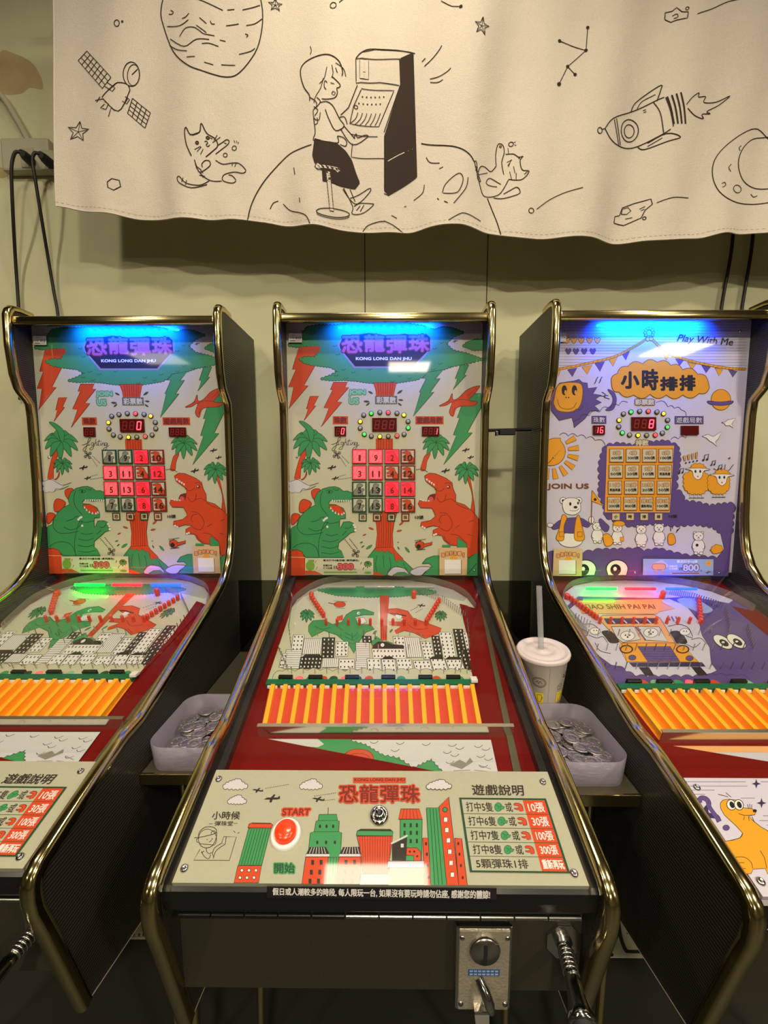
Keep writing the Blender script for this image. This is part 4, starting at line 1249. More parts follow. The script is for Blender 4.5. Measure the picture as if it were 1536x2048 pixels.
# ------------------------------------------------------------------ print of the dinosaur control plate
def dino_plate(a):
    K1 = (330, 1530, 3.413); K2 = (740, 1530, 3.413)
    a.crop(*K1)
    cloud(a, 482, 130, 168, 68); cloud(a, 493, 235, 128, 60); cloud(a, 998, 130, 154, 68)
    plane_icon(a, 632, 172, 38, 12); plane_icon(a, 730, 228, 56, 0); plane_icon(a, 1046, 233, 44, 14)
    dots(a, 685, 160, 850, 132, 12, 4); dots(a, 1020, 213, 1172, 190, 11, 4); dots(a, 1092, 243, 1165, 235, 6, 4)
    a.text('小時候', (318, 318, 508, 372), 'line', bold=1.2, skew=8); a.text('彈珠堂', (338, 384, 462, 416), 'line', bold=.6, skew=5); a.line('300,402 328,402', 3, 'line'); a.line('470,400 495,399', 3, 'line')
    # boy at the glass, line drawing
    a.circ(290, 505, 62, 'plate_cream', ry=66, out='line', ow=4, a0=150, a1=400)
    a.line('228,495 235,460 265,430 300,422 335,428 352,450 350,495 335,535 310,560 275,566 245,552 235,530', 4.5, 'line', True)
    a.line('200,498 260,490 325,474 350,462', 5, 'line', True); a.line('315,474 318,458 335,450 345,460 340,472', 4, 'line', True)
    a.line('235,500 218,505 218,525 232,530', 4, 'line', True); a.line('285,512 292,506', 4, 'line'); a.circ(322, 505, 4, 'line'); a.line('300,528 312,520 318,512', 4, 'line', True)
    a.line('240,575 196,650 440,652 487,492 402,489 386,536 412,540 418,490', 4, 'line'); a.line('386,536 340,565 325,600', 4, 'line', True); a.line('410,542 350,585 330,640', 4, 'line', True)
    a.line('282,566 285,590 300,606 320,600 330,625', 4, 'line', True); a.line('250,590 268,625 298,640 312,612', 4, 'line', True); a.line('248,600 268,588', 4, 'line'); a.line('468,450 480,462', 4, 'line'); a.line('496,468 508,460', 4, 'line')
    # town, left half
    a.poly('572,432 724,430 660,686 502,684', 'green', out='line', ow=4)
    for i in range(1, 8):
        t = i / 8; a.line([(572 + 152 * t, 436), (502 + 158 * t, 682)], 4, 'dark_green')
    a.poly('566,430 574,404 596,396 722,398 736,410 728,432', 'orange', out='line', ow=4); a.line('596,400 722,402', 7, 'brownred')
    a.poly('498,688 660,688 638,806 470,806', 'orange', out='line', ow=4)
    for j, y in enumerate((720, 770)):
        for i in range(3): a.circ(525 + i * 48 - j * 13, y, 11, 'white', out='line', ow=4, n=12)
    a.text('START', (800, 300, 986, 344), 'brownred', bold=1.8, halo='orange', hw=9, skew=6)
    a.text('開始', (748, 672, 884, 738), 'dark_green', bold=1.6, halo='green', hw=8)
    a.line('1114,292 1113,338', 4, 'line')
    a.poly('1052,340 1172,338 1177,380 1190,384 1186,456 1206,464 1198,632 974,632 992,464 1018,456 1032,384 1046,380', 'green', out='line', ow=4); a.line('1046,381 1177,380', 3, 'line'); a.line('1018,458 1186,457', 3, 'line')
    for x, y in ((1058, 420), (1103, 420), (1148, 420), (1040, 530), (1100, 530), (1160, 530)): a.circ(x, y, 8, 'line', ry=13, n=12)
    a.poly('1112,632 1192,632 1172,814 1098,814', 'green', out='line', ow=4)
    for i in range(1, 4): a.line([(1112 + i * 20, 634), (1098 + i * 19, 812)], 4, 'dark_green')
    for dx, x1 in ((0, 1122), (228, 1350)):
        a.poly([(960 + dx, 630), (1114 + dx, 630), (1100 + dx, 814), (934 + dx, 814)], 'orange', out='line', ow=4)
        a.poly([(988 + dx, 562), (1098 + dx, 560), (1122 + dx, 608), (964 + dx, 608)], 'line')
        for i in range(1, 7): a.line([(988 + dx + 16 * i, 563), (964 + dx + 22 * i, 606)], 4, 'cloudwhite')
        a.poly([(962 + dx, 608), (1124 + dx, 608), (1122 + dx, 628), (960 + dx, 628)], 'cloudwhite', out='line', ow=3)
        for j, y in enumerate((668, 735, 796)):
            for i in range(2): a.rect(998 + dx + i * 58 - j * 9, y - 18, 1018 + dx + i * 58 - j * 9, y + 15, 'line')
    a.poly('1306,484 1312,452 1336,440 1538,441 1556,458 1554,486', 'green', out='line', ow=4); a.poly('1316,452 1336,440 1540,442 1552,455', 'line')
    a.poly('1310,488 1554,488 1520,748 1348,748 1340,620', 'orange', out='line', ow=4)
    for i in range(1, 14):
        x = 1312 + i * 17.4; a.line([(x, 490), (x + (1430 - x) * .08, 746)], 3.5, 'brownred')
    a.poly('1338,750 1530,750 1528,818 1330,818', 'lightgreen', out='line', ow=3)
    for i in range(8): a.rect(1350 + i * 22, 770, 1362 + i * 22, 792, 'plate_cream'); a.line([(1345 + i * 22, 800), (1345 + i * 22, 816)], 4, 'dark_green')
    a.crop(*K2)
    a.poly('206,374 356,374 352,660 206,660', 'green', out='line', ow=4); a.poly('212,302 335,302 358,372 193,372', 'orange', out='line', ow=4)
    for i in range(1, 6): a.line([(212 + i * 20, 304), (193 + i * 27, 370)], 3.5, 'brownred')
    for j, y in enumerate((414, 466, 522)):
        for i in range(3): a.rect(229 + i * 42, y - 14, 243 + i * 42, y + 14, 'line')
    a.poly('360,502 402,500 416,824 370,824', 'orange', out='line', ow=4)
    for x, y in ((382, 540), (388, 612), (393, 690), (400, 770)): a.circ(x, y, 8, 'line', ry=13, n=10)
    a.poly('250,568 318,567 346,598 348,656 300,656 298,622 248,618', 'orange', out='line', ow=4); a.poly('228,620 298,622 298,656 222,656', 'green', out='line', ow=3)
    for x, y in ((272, 594), (302, 594), (322, 626)): a.circ(x, y, 8, 'line', n=10)
    a.poly('150,545 254,496 246,656 150,656', 'line'); a.line('143,540 256,484', 11, 'cloudwhite'); a.rect(210, 540, 230, 566, 'cloudwhite')
    a.poly('122,660 368,658 368,704 120,704', 'lilac', out='line', ow=3); a.poly('132,706 368,706 368,822 128,822', 'green', out='line', ow=3)
    a.poly('385,296 472,294 524,824 416,824', 'green', out='line', ow=4)
    for i in range(1, 4): a.line([(388 + i * 21, 300), (416 + i * 26, 820)], 4.5, 'dark_green')
    a.poly('578,503 625,505 664,824 606,824', 'orange', out='line', ow=4); a.poly('470,290 537,222 606,824 524,824', 'orange', out='line', ow=4)
    a.circ(512, 308, 16, 'green', out='line', ow=5)
    for x, y in ((516, 376), (524, 447), (535, 518), (544, 595), (553, 672), (562, 752)): a.rect(x - 13, y - 16, x + 13, y + 16, 'white', out='brownred', ow=4)
    for x, y in ((602, 540), (610, 612), (620, 690), (632, 772)): a.circ(x, y, 7, 'line', ry=12, n=10)
    # title
    a.rect(-116, 88, 245, 126, 'orange'); a.text('KONG LONG DAN JHU', (-106, 94, 236, 120), 'brownred', bold=1.5)
    for i, ch in enumerate('恐龍彈珠'):
        x = -208 + i * 140; a.text(ch, (x, 146 + (i % 2) * -4, x + 124, 258), 'brownred', bold=2.6, halo='orange', hw=8)
    cloud(a, 472, 135, 172, 62)
    # pay table
    a.text('遊戲說明', [(692, 136), (1042, 140), (1052, 212), (702, 208)], 'line', bold=.8)
    T = lambda u, v: (608 + (1200 - 608) * u + ((682 - 608) + ((1365 - 682) - (1200 - 608)) * u) * v, 226 + 6 * u + (735 - 226 + u * 2) * v)
    a.poly([T(0, 0), T(1, 0), T(1, 1), T(0, 1)], 'dark_green'); a.poly([T(.024, .024), T(.976, .024), T(.976, .976), T(.024, .976)], 'plate_cream')
    a.poly([T(.725, .024), T(.976, .024), T(.976, .976), T(.725, .976)], 'orange')
    for k in range(1, 5): v = .024 + .952 * k / 5; a.line([T(.02, v), T(.978, v)], 4, 'dark_green')
    for k in range(5):
        v0 = .024 + .952 * k / 5 + .035; v1 = .024 + .952 * (k + 1) / 5 - .03
        Q = lambda u0, u1: [T(u0, v0), T(u1, v0), T(u1, v1), T(u0, v1)]
        if k < 4:
            a.text('打中%d隻' % (5 + k), Q(.065, .365), 'line', bold=.9)
            c = T(.435, (v0 + v1) / 2)
            a.circ(c[0] - 4, c[1], 26, 'green', ry=30, out='dark_green', ow=3); a.poly([(c[0] + 10, c[1] - 8), (c[0] + 40, c[1] - 2), (c[0] + 32, c[1] + 14), (c[0] + 8, c[1] + 16)], 'green', out='dark_green', ow=3); a.line([(c[0] - 20, c[1] - 12), (c[0], c[1] - 4), (c[0] - 8, c[1] + 14)], 3, 'dark_green', True)
            a.text('或', Q(.51, .585), 'line', bold=.9)
            c = T(.655, (v0 + v1) / 2)
            a.poly([(c[0] + dx, c[1] + dy) for dx, dy in ((-32, -22), (-20, -28), (2, -27), (20, -18), (30, 0), (34, 24), (16, 28), (4, 24), (8, 14), (-8, 18), (-26, 12), (-30, 6), (-18, 7), (0, 4), (4, -4), (-6, -10), (-28, -13))], 'orange', False, out='brownred', ow=4)
            a.text(('10張', '30張', '100張', '300張')[k], Q(.765, .945), 'white', bold=1.1)
        else:
            a.text('5顆彈珠1排', Q(.075, .60), 'line', bold=.9); a.text('重新再玩', Q(.748, .962), 'white', bold=2.0)


# ------------------------------------------------------------------ prints of the cloud-title machine
RING2 = [(560, 768), (610, 755), (669, 750), (727, 750), (785, 755), (829, 766), (857, 810), (855, 857), (822, 897), (774, 910), (716, 912), (657, 912), (601, 910), (552, 895), (528, 855), (530, 810)]


def heart(a, x, y, s, m):
    a.poly([(x, y + s), (x - s * .8, y), (x - s * .75, y - s * .6), (x - s * .3, y - s * .7), (x, y - s * .3), (x + s * .3, y - s * .7), (x + s * .75, y - s * .6), (x + s * .8, y)], m, True, out='line', ow=3)


def small_bear(a, x, y, s, hat=None):
    a.circ(x, y + s * 1.55, s * .95, 'white', ry=s * 1.15, out='line', ow=3)
    for q in (-1, 1):
        a.circ(x + q * s * .55, y - s * .5, s * .24, 'white', out='line', ow=3, n=10); a.circ(x + q * s * .4, y + s * 2.6, s * .3, 'white', ry=s * .22, out='line', ow=3, n=10)
    a.circ(x, y, s * .78, 'white', ry=s * .68, out='line', ow=3)
    for q in (-1, 1): a.circ(x + q * s * .28, y - s * .08, s * .09, 'line', n=8)
    a.circ(x, y + s * .18, s * .13, 'line', ry=s * .09, n=8); a.line([(x - s * .22, y + s * .36), (x, y + s * .44), (x + s * .22, y + s * .36)], 2.5, 'line', True)
    a.line([(x - s * .85, y + s * 1.1), (x - s * 1.0, y + s * 1.7), (x - s * .6, y + s * 2.0)], 3, 'line', True); a.line([(x + s * .85, y + s * 1.1), (x + s * 1.0, y + s * 1.7), (x + s * .6, y + s * 2.0)], 3, 'line', True)


def sheep_back(a):
    a.crop(1080, 600, 3.368)
    for i in range(16):
        y = 148 + i * 19.5
        a.line([(130 - i * .6, y), (1392, y)], 2.5, 'grey')
    a.poly('110,478 300,440 500,390 640,320 735,262 830,345 1050,425 1250,466 1385,472 1375,520 105,520', 'lilac')
    for i, x in enumerate((180, 228, 278, 333, 386)): heart(a, x, 270, 24, 'yellow')
    for i, x in enumerate((190, 242, 297, 355)): heart(a, x, 344, 23, 'purple')
    flags = [(185, 250, 470, 517, 0), (282, 352, 452, 500, 1), (370, 436, 428, 482, 0), (460, 522, 398, 448, 1), (550, 604, 360, 406, 0), (828, 872, 362, 406, 1), (912, 968, 395, 442, 0), (993, 1052, 420, 470, 1), (1088, 1148, 440, 492, 0), (1178, 1232, 458, 512, 1), (1268, 1328, 468, 520, 0), (108, 140, 478, 515, 1)]
    for x0, x1, y0, y1, c in flags:
        d = -14 if x0 < 700 else 12
        a.poly([(x0, y0), (x1, y0 + d), ((x0 + x1) / 2, y1)], 'yellow' if c else 'purple', out='line', ow=3)
    for l in ('115,468 300,432 500,382 640,312 722,258', '752,262 830,338 900,375 1050,420 1250,458 1385,466'):
        a.line(l, 18, 'brown', True); a.line(l, 12, 'yellow', True)
        p = smooth_pts(P(l), False, 14)
        for q in p[::2]: a.line([(q[0] - 5, q[1] + 6), (q[0] + 5, q[1] - 6)], 2.5, 'brown')
    for k in range(10):
        t = k * math.pi / 5; a.circ(735 + 27 * math.cos(t), 220 + 29 * math.sin(t), 11, 'yellow', out='line', ow=3, n=10)
    a.circ(725, 264, 14, 'yellow', out='line', ow=3, n=10); a.circ(748, 262, 14, 'yellow', out='line', ow=3, n=10)
    a.text('Play With Me', [(940, 232), (1305, 262), (1292, 322), (915, 290)], 'line', bold=1.0, skew=0)
    # title cloud
    a.poly(scallop(P('480,560 520,495 590,448 690,430 790,420 880,440 960,470 1060,500 1130,545 1140,590 1070,630 960,640 850,640 740,635 630,640 530,620 485,590'), 100, .24), 'yellow', out='brown', ow=5)
    for ch, b in (('小', (548, 486, 664, 594)), ('時', (690, 470, 792, 604)), ('排', (812, 522, 922, 608)), ('排', (942, 510, 1042, 608))): a.text(ch, b, 'black', bold=6)
    # purple creature with an orange face
    a.poly('95,610 130,560 230,545 262,535 285,556 318,560 322,596 384,588 356,632 412,642 372,668 414,690 366,712 402,746 340,748 300,800 232,858 214,792 128,812 75,745 72,640', 'purple', out='darkpurple', ow=4)
    a.poly('112,590 150,560 255,558 286,592 280,680 250,735 190,755 120,744 92,700 96,660', 'yellow', True, out='brown', ow=4)
    for x in (163, 231):
        a.circ(x, 608, 18, 'black', ry=34); a.circ(x + 8, 622, 8, 'yellow', ry=15)
    a.circ(175, 657, 5, 'line', n=8); a.circ(192, 657, 5, 'line', n=8); a.line('118,670 130,715 170,735 220,728 245,690', 4, 'brown', True)
    a.line('225,760 240,735 270,740 290,710', 3, 'darkpurple', True)
    a.poly('455,602 500,625 514,680 490,738 440,742 480,705 488,655', 'purple', True, out='darkpurple', ow=3)
    a.lines('365,565 380,540 375,540 390,518 | 395,560 410,540 403,540 418,518 | 415,620 440,635 432,640 460,645 | 400,645 440,650 430,655 468,668', 5, 'line')
    # planet, birds, clouds
    a.circ(1217, 672, 66, 'yellow', ry=70, out='brown', ow=4); a.circ(1213, 685, 88, 'purple', ry=26, out='darkpurple', ow=4, a0=-10, a1=190); a.circ(1213, 672, 66, 'yellow', ry=12, a0=0, a1=180)
    for l in ('1220,825 1245,822 1262,808 1316,796 1290,835 1300,862 1275,845 1250,848 1240,832 1220,825', '1090,918 1130,905 1165,920 1222,886 1200,935 1180,955 1190,985 1160,960 1140,950 1120,930 1090,918'):
        a.poly(l, 'white', out='line', ow=3)
    for l, r in (('230,860 265,800 330,780 470,730 590,690', 60), ('780,690 860,720 950,740 980,790', 60), ('130,910 250,920 370,945 440,985', 55), ('880,940 980,930 1030,900', 50)):
        a.line(scallop(P(l), r, .3, False), 3, 'line')
    a.text('彩票數', (640, 670, 768, 706), 'cream', bold=2.5, halo='brown', hw=6)
    a.rect(346, 780, 446, 834, 'purple'); a.text('珠數', (358, 788, 436, 826), 'lilac', bold=.5, halo='line', hw=4)
    a.rect(906, 782, 1100, 836, 'purple'); a.text('遊戲局數', (916, 790, 1090, 828), 'lilac', bold=.5, halo='line', hw=4)
    a.crop(1080, 860, 3.368)
    # purple clouds
    a.poly(scallop(P('400,240 420,150 445,105 540,92 620,104 700,100 765,82 840,74 925,106 940,180 932,262 914,345 912,405 960,432 962,480 1050,488 1140,512 1220,500 1302,495 1296,560 1288,700 1215,694 1160,650 1040,632 950,640 860,640 740,628 620,646 520,620 440,580 430,500 395,420 405,340'), 46, .3), 'purple', out='darkpurple', ow=3)
    a.poly(scallop(P('42,830 130,835 290,828 420,805 520,805 620,800 700,815 800,800 900,828 1010,850 1190,862'), 60, .22, False) + P('1240,800 1215,694 1288,690 1268,984 40,984'), 'purple', out='darkpurple', ow=3)
    a.text('排數', (645, 68, 728, 104), 'cream', bold=2.2, halo='brown', hw=5)
    # sun
    a.poly([(45, 70), (90, 55), (140, 55)] + [(72 + 98 * math.cos(t), 145 + 95 * math.sin(t)) for t in [math.radians(v) for v in range(-48, 112, 12)]] + [(45, 238)], 'yellow', out='brown', ow=4)
    for an in (-30, -8, 14, 36, 58, 80, 100):
        t = math.radians(an); c, q = math.cos(t), math.sin(t)
        a.poly([(72 + 118 * c - 10 * q, 145 + 116 * q + 10 * c), (72 + 190 * c - 18 * q, 145 + 186 * q + 18 * c), (72 + 190 * c + 18 * q, 145 + 186 * q - 18 * c), (72 + 118 * c + 10 * q, 145 + 116 * q - 10 * c)], 'yellow', out='brown', ow=3)
    a.text('JOIN US', (50, 362, 326, 404), 'brown', bold=2.2)
    # bear with a flag
    a.circ(205, 740, 82, 'white', ry=50, out='line', ow=3)
    a.poly('150,600 90,640 78,660 100,670 160,650 165,690 258,692 255,640 318,655 335,640 320,618 262,590', 'purple', True, out='darkpurple', ow=3)
    for q in (155, 260): a.circ(q, 475, 22, 'white', out='line', ow=3); a.circ(q, 476, 9, 'line')
    a.poly('150,490 180,460 240,460 268,490 272,540 245,565 215,572 165,555', 'white', True, out='line', ow=3); a.circ(203, 498, 8, 'line', ry=12); a.circ(255, 492, 6, 'line', ry=10); a.circ(238, 520, 13, 'line', ry=9); a.line('200,540 235,545 262,530', 3, 'line', True)
    a.poly('150,572 180,590 160,650 158,740 108,735 130,660', 'yellow', True, out='brown', ow=4); a.poly('245,588 262,575 280,640 298,735 235,740 232,660', 'yellow', True, out='brown', ow=4)
    for x in (128, 252): a.rect(x, 686, x + 32, 718, 'yellow', out='brown', ow=4)
    a.circ(68, 640, 20, 'white', ry=14, out='line', ow=3); a.circ(345, 606, 18, 'white', ry=24, out='line', ow=3)
    a.line('343,640 350,410', 6, 'brown'); a.poly('350,406 422,508 345,478', 'yellow', out='brown', ow=4); a.circ(370, 468, 10, 'line')
    # small bears
    for x, y, s in ((385, 650, 40), (520, 660, 40), (680, 670, 42), (800, 660, 42), (1065, 715, 44)): small_bear(a, x, y, s)
    a.poly('396,605 410,598 440,625 464,650 455,680 432,680 405,650', 'purple', True, out='darkpurple', ow=3); a.circ(530, 630, 40, 'yellow', ry=18, out='brown', ow=3); a.rect(538, 722, 562, 748, 'yellow', out='brown', ow=3)
    a.poly('425,705 460,700 490,740 478,775 440,780 425,740', 'yellow', True, out='brown', ow=4); a.poly('862,705 895,700 912,750 890,772 862,765', 'yellow', True, out='brown', ow=4)
    a.lines('880,680 876,655 890,665 892,645 | 915,690 925,668 922,680 942,655 | 1140,808 1160,806', 5, 'line'); a.poly(scallop(P('1152,800 1170,780 1200,775 1225,795 1215,820 1180,830 1155,820'), 22, .3), 'yellow', out='brown', ow=3); a.circ(1055, 775, 11, 'line', n=6)
    # sheep
    for x, y, s in ((1050, 350, 1.0), (1200, 360, .86)):
        for q in (-38, -12, 14, 40): a.line([(x + q * s, y + 60 * s), (x + q * s, y + 108 * s)], 5, 'cloudwhite'); a.line([(x + q * s - 12, y + 108 * s), (x + q * s + 12, y + 106 * s)], 4, 'line')
        a.poly(scallop([(x - 82 * s, y - 50 * s), (x - 30 * s, y - 72 * s), (x + 40 * s, y - 70 * s), (x + 82 * s, y - 40 * s), (x + 80 * s, y + 40 * s), (x + 40 * s, y + 78 * s), (x - 40 * s, y + 78 * s), (x - 80 * s, y + 40 * s)], 26 * s, .3), 'yellow', out='brown', ow=3)
    for x, y in ((1060, 275), (1222, 315)):
        a.poly(scallop([(x - 55, y - 10), (x - 30, y - 42), (x + 25, y - 44), (x + 58, y - 12), (x, y + 5)], 26, .35), 'yellow', out='brown', ow=3)
        a.poly([(x - 85, y - 14), (x - 30, y - 18), (x + 30, y - 18), (x + 85, y - 10), (x + 40, y + 2), (x + 28, y + 40), (x, y + 60), (x - 28, y + 40), (x - 40, y)], 'white', True, out='line', ow=3)
        for q in (-16, 16): a.circ(x + q, y + 4, 7, 'line', ry=10)
        a.circ(x, y + 38, 6, 'pinkred', n=8)
    for i in range(4):
        a.poly([(960 + i * 28, 178 - i * 8), (974 + i * 28, 172 - i * 8), (978 + i * 25, 206 - i * 5), (970 + i * 25, 208 - i * 5)], 'yellow', out='line', ow=3); a.circ(980 + i * 25, 222 - i * 5, 6, 'line', n=8)
    for x, y, s in ((1115, 185, 26), (1165, 222, 20), (1210, 250, 20), (950, 275, 22)):
        a.line([(x - s * .5, y + s * .7), (x - s * .3, y - s * .6), (x + s * .7, y - s * .9), (x + s * .5, y + s * .5)], 5, 'line'); a.circ(x - s * .7, y + s * .7, s * .3, 'line', n=8); a.circ(x + s * .3, y + s * .5, s * .3, 'line', n=8)
    a.lines('1165,258 1185,270 | 1245,232 1240,268 | 1300,232 1268,275', 4, 'line')
    # board of squares, letter boxes, eyes
    a.poly('452,112 898,108 868,552 436,552', 'yellow', out='paleorange', ow=6)
    for x, ch in ((483, '小'), (578, '時'), (673, '排'), (769, '排')):
        a.rect(x, 560, x + 52, 607, 'tan', out='brown', ow=3); a.rect(x + 8, 567, x + 44, 600, 'cream'); a.text(ch, (x + 14, 572, x + 38, 595), 'line', bold=1.4)
    a.text('10張', (866, 571, 920, 592), 'line', bold=1)
    for x in (303, 517):
        a.circ(x, 930, 70, 'white', ry=62, out='line', ow=5, a0=-190, a1=10) if False else a.poly([(x + 72 * math.cos(math.radians(t)), 935 + 60 * math.sin(math.radians(t))) for t in range(-200, 22, 12)] + [(x + 60, 978), (x - 60, 978)], 'white', out='line', ow=5)
        a.circ(x - 10, 940, 36, 'black', ry=38); a.circ(x - 14, 934, 12, 'white', ry=14)


SHEEP_TXT = [['3排', '600張', '4排', '500張', '5排', '300張', '6排', '100張'], ['7排', '50張', '8排', '20張', '9排', '10張', '10排', '再接再厲'], ['11排', '再接再厲', '12排', '10張', '13排', '20張', '14排', '50張'], ['15排', '200張', '16排', '800張', '1排3排', '重新再玩', '1排2排', '100張']]


def sheep_tile(r, c, parent, sh):
    m = MB(off=MOFF)
    a = Art(m, K_P0, K_N, shift=sh, base=.0036).crop(1080, 860, 3.368)
    x0 = 463 - 4.8 * r + c * (110 - .45 * r); y0 = 126 + r * 107.6; x1 = x0 + 97 - r * 2; y1 = y0 + 92
    m.slab([a.at(*p) for p in ((x0, y0), (x1, y0), (x1, y1), (x0, y1))], -a.n * .0034, 'paleorange')
    a.rect(x0, y0, x1, y1, 'brown'); a.rect(x0 + 4, y0 + 4, x1 - 4, y1 - 4, 'tan'); a.rect(x0 + 7, y0 + 7, x1 - 7, y1 - 7, 'cream')
    t1, t2 = SHEEP_TXT[r][c * 2], SHEEP_TXT[r][c * 2 + 1]
    cx = (x0 + x1) / 2; w = 11 * len(t1) + 6; a.text(t1, (cx - w / 1.15, y0 + 16, cx + w / 1.15, y0 + 42), 'tan', bold=1, halo='brown', hw=2.6)
    w = 36; a.text(t2, (cx - w, y0 + 53, cx + w, y0 + 73), 'line', bold=1.2)
    return m.build('number_tile', parent, 'stile%d%d' % (r, c))


def qr_note2(a, _):
    a.crop(1080, 860, 3.368)
    q = P('88,797 281,800 274,980 80,978')
    sticker_slab(a, q, 'tan'); a.poly(q, 'tan')
    for i, ch in enumerate('加我好友喔!'):
        t = (i - 2.5) / 2.5
        x = 184 + t * 68; y = 820 + t * t * 12
        a.text(ch, (x - (4 if i == 5 else 11), y, x + (4 if i == 5 else 11), y + 24), 'paleorange', bold=1.2, halo='brownred', hw=3.4)
    a.poly('162,872 172,852 186,848 200,854 208,872', 'yellow', True); a.rect(124, 876, 238, 970, 'brown'); a.rect(122, 874, 234, 966, 'white')


def blue_promo(a, _):
    a.crop(1080, 860, 3.368)
    q = P('687,865 1158,868 1156,976 685,974')
    sticker_slab(a, q, 'skyblue'); a.poly(q, 'skyblue')
    cloud(a, 800, 900, 110, 50, 'lilac', None); a.poly('750,905 770,897 815,897 835,905 830,935 755,935', 'paleorange', True, out='brown', ow=3); a.rect(765, 935, 778, 965, 'yellow'); a.rect(812, 935, 825, 965, 'yellow')
    a.text('單次打中16排', (912, 874, 1050, 892), 'white', bold=1); a.text('到櫃台前', (862, 908, 915, 920), 'white', bold=.5); a.text('打卡加贈', (862, 924, 915, 938), 'white', bold=.5); a.text('彩票', (926, 922, 948, 942), 'brown', bold=.6)
    a.text('800', (955, 903, 1058, 946), 'lilac', bold=3, halo='darkgrey', hw=4.5); a.text('張', (1068, 938, 1082, 950), 'brown')
    a.rect(870, 956, 1072, 968, 'paleorange'); a.rect(880, 959, 1062, 965, 'brownred'); a.circ(1125, 895, 16, 'yellow', out='paleorange', ow=6); plane_icon(a, 1120, 955, 20)


def id_note2(a, _):
    a.crop(1080, 600, 3.368)
    q = P('127,226 172,226 168,286 125,286')
    sticker_slab(a, q, 'white'); a.poly(q, 'white'); a.text('X06', (136, 250, 166, 262), 'line', bold=.6)


def sheep_field(a):
    a.crop(1060, 1140, 3.227)
    # same arch as the sister machines
    b = Art(a.mb, B_P0, B_N, shift=MID_SH); b.crop(440, 1140, 2.4)
    b.poly('345,180 372,140 430,98 500,68 620,48 760,40 900,48 1020,66 1120,95 1185,135 1222,182 1150,165 1190,330 1206,480 1216,545 222,545', 'purple')
    b.poly('345,180 372,140 430,98 500,68 620,48 760,40 900,48 1020,66 1120,95 1185,135 1150,150 1000,118 860,126 470,118 400,150', 'lilac')
    a.k = b.k + 2
    a.poly('245,260 320,195 900,185 1010,230 1090,330 1110,420 1160,500 1170,600 1205,650 1120,690 700,690 560,640 450,560 360,470', 'lilac', out='darkpurple', ow=4)
    a.poly(scallop(P('470,760 490,640 560,620 680,690 760,690 900,690 1050,690 1200,680 1400,690 1420,770'), 70, .2), 'purple', out='darkpurple', ow=3)
    a.poly('300,196 850,186 852,210 935,250 830,272 820,285 335,282', 'paleorange', out='brown', ow=3)
    a.text('SIAO SHIH PAI PAI', [(345, 222), (795, 222), (812, 250), (362, 252)], 'brown', bold=1.2)
    # bus
    a.poly('440,312 470,292 800,288 840,310 935,468 1000,500 1088,594 625,594 575,500 585,470', 'paleorange', out='brown', ow=4)
    a.poly('475,312 805,310 830,345 500,350', 'darkpurple')
    for i in range(4): a.line([(520 + i * 78, 318), (548 + i * 78, 344)], 8, 'lilac')
    a.poly('524,366 672,364 715,448 600,468 560,440', 'cloudwhite', out='line', ow=4); a.poly('694,364 832,366 890,462 740,452', 'cloudwhite', out='line', ow=4); a.line('680,364 748,455', 9, 'purple')
    for x, y in ((630, 425), (780, 405)):
        a.circ(x, y, 46, 'white', ry=30, out='line', ow=3); a.circ(x - 14, y - 4, 5, 'line'); a.circ(x + 14, y - 4, 5, 'line'); a.circ(x, y + 8, 6, 'line')
    a.poly('590,472 930,470 1088,594 625,594', 'yellow', out='brown', ow=4)
    a.poly('694,494 905,494 968,590 758,590', 'purple', out='darkpurple', ow=3)
    for i in range(1, 6): a.line([(694 + i * 11, 494 + i * 16), (905 + i * 11, 494 + i * 16)], 3, 'darkpurple')
    for x, y in ((622, 512), (985, 512)): a.circ(x, y, 44, 'line', ry=28); a.circ(x, y, 34, 'yellow', ry=20)
    for x, y in ((660, 566), (1030, 570)): a.circ(x, y, 24, 'purple', ry=17, out='line', ow=3)
    a.poly('638,598 1110,596 1134,624 664,626', 'darkpurple'); a.poly('700,628 768,628 802,682 745,684', 'line'); a.poly('1040,626 1100,626 1150,680 1085,682', 'line')
    a.poly('462,398 525,396 576,464 520,472 490,440', 'line', True); a.poly('905,400 968,398 1016,470 950,474 925,440', 'line', True)
    a.lines('890,295 905,325 | 912,300 930,332 | 940,300 955,335', 9, 'purple')
    for l in ('350,350 400,350 440,380 430,410', '380,420 430,440 470,430 500,470', '890,365 960,352 1020,372 1050,430', '1040,450 1100,440 1140,480', '420,470 450,520 520,540', '330,380 370,400 360,430', '1010,480 1060,500 1100,470', '980,380 1000,420 1050,440'): a.line(l, 4, 'line', True)
    for x, y in ((420, 395), (1000, 400)): a.circ(x, y, 34, 'white', ry=22, out='line', ow=3); a.circ(x - 8, y - 4, 4, 'line'); a.circ(x + 10, y - 4, 4, 'line')
    # creature's eyes on the right
    for x, y in ((1244, 465), (1332, 460)):
        a.circ(x, y, 70, 'white', ry=34, out='line', ow=5, rot=32); a.circ(x + 8, y + 6, 34, 'black', ry=18, rot=32); a.circ(x + 2, y + 2, 10, 'white', ry=6)
    a.poly('950,190 1060,180 1130,220 1180,260 1120,280 1010,240', 'skyblue', True)
    b.k = a.k + 2
    b.poly('238,568 1222,568 1270,800 190,800', 'lane_floor')
    b.poly('232,815 1290,818 1336,984 1110,984', 'lilac'); b.poly('232,815 1290,818 1300,850 330,845', 'paleorange')
    b.poly('232,815 1110,984 1110,1010 100,1010 150,860', 'boardred')
    b.poly('1252,185 1268,190 1448,984 1410,984', 'olive'); b.poly('1150,165 1190,175 1216,240 1225,545 1216,545 1206,480 1190,330', 'boardred')


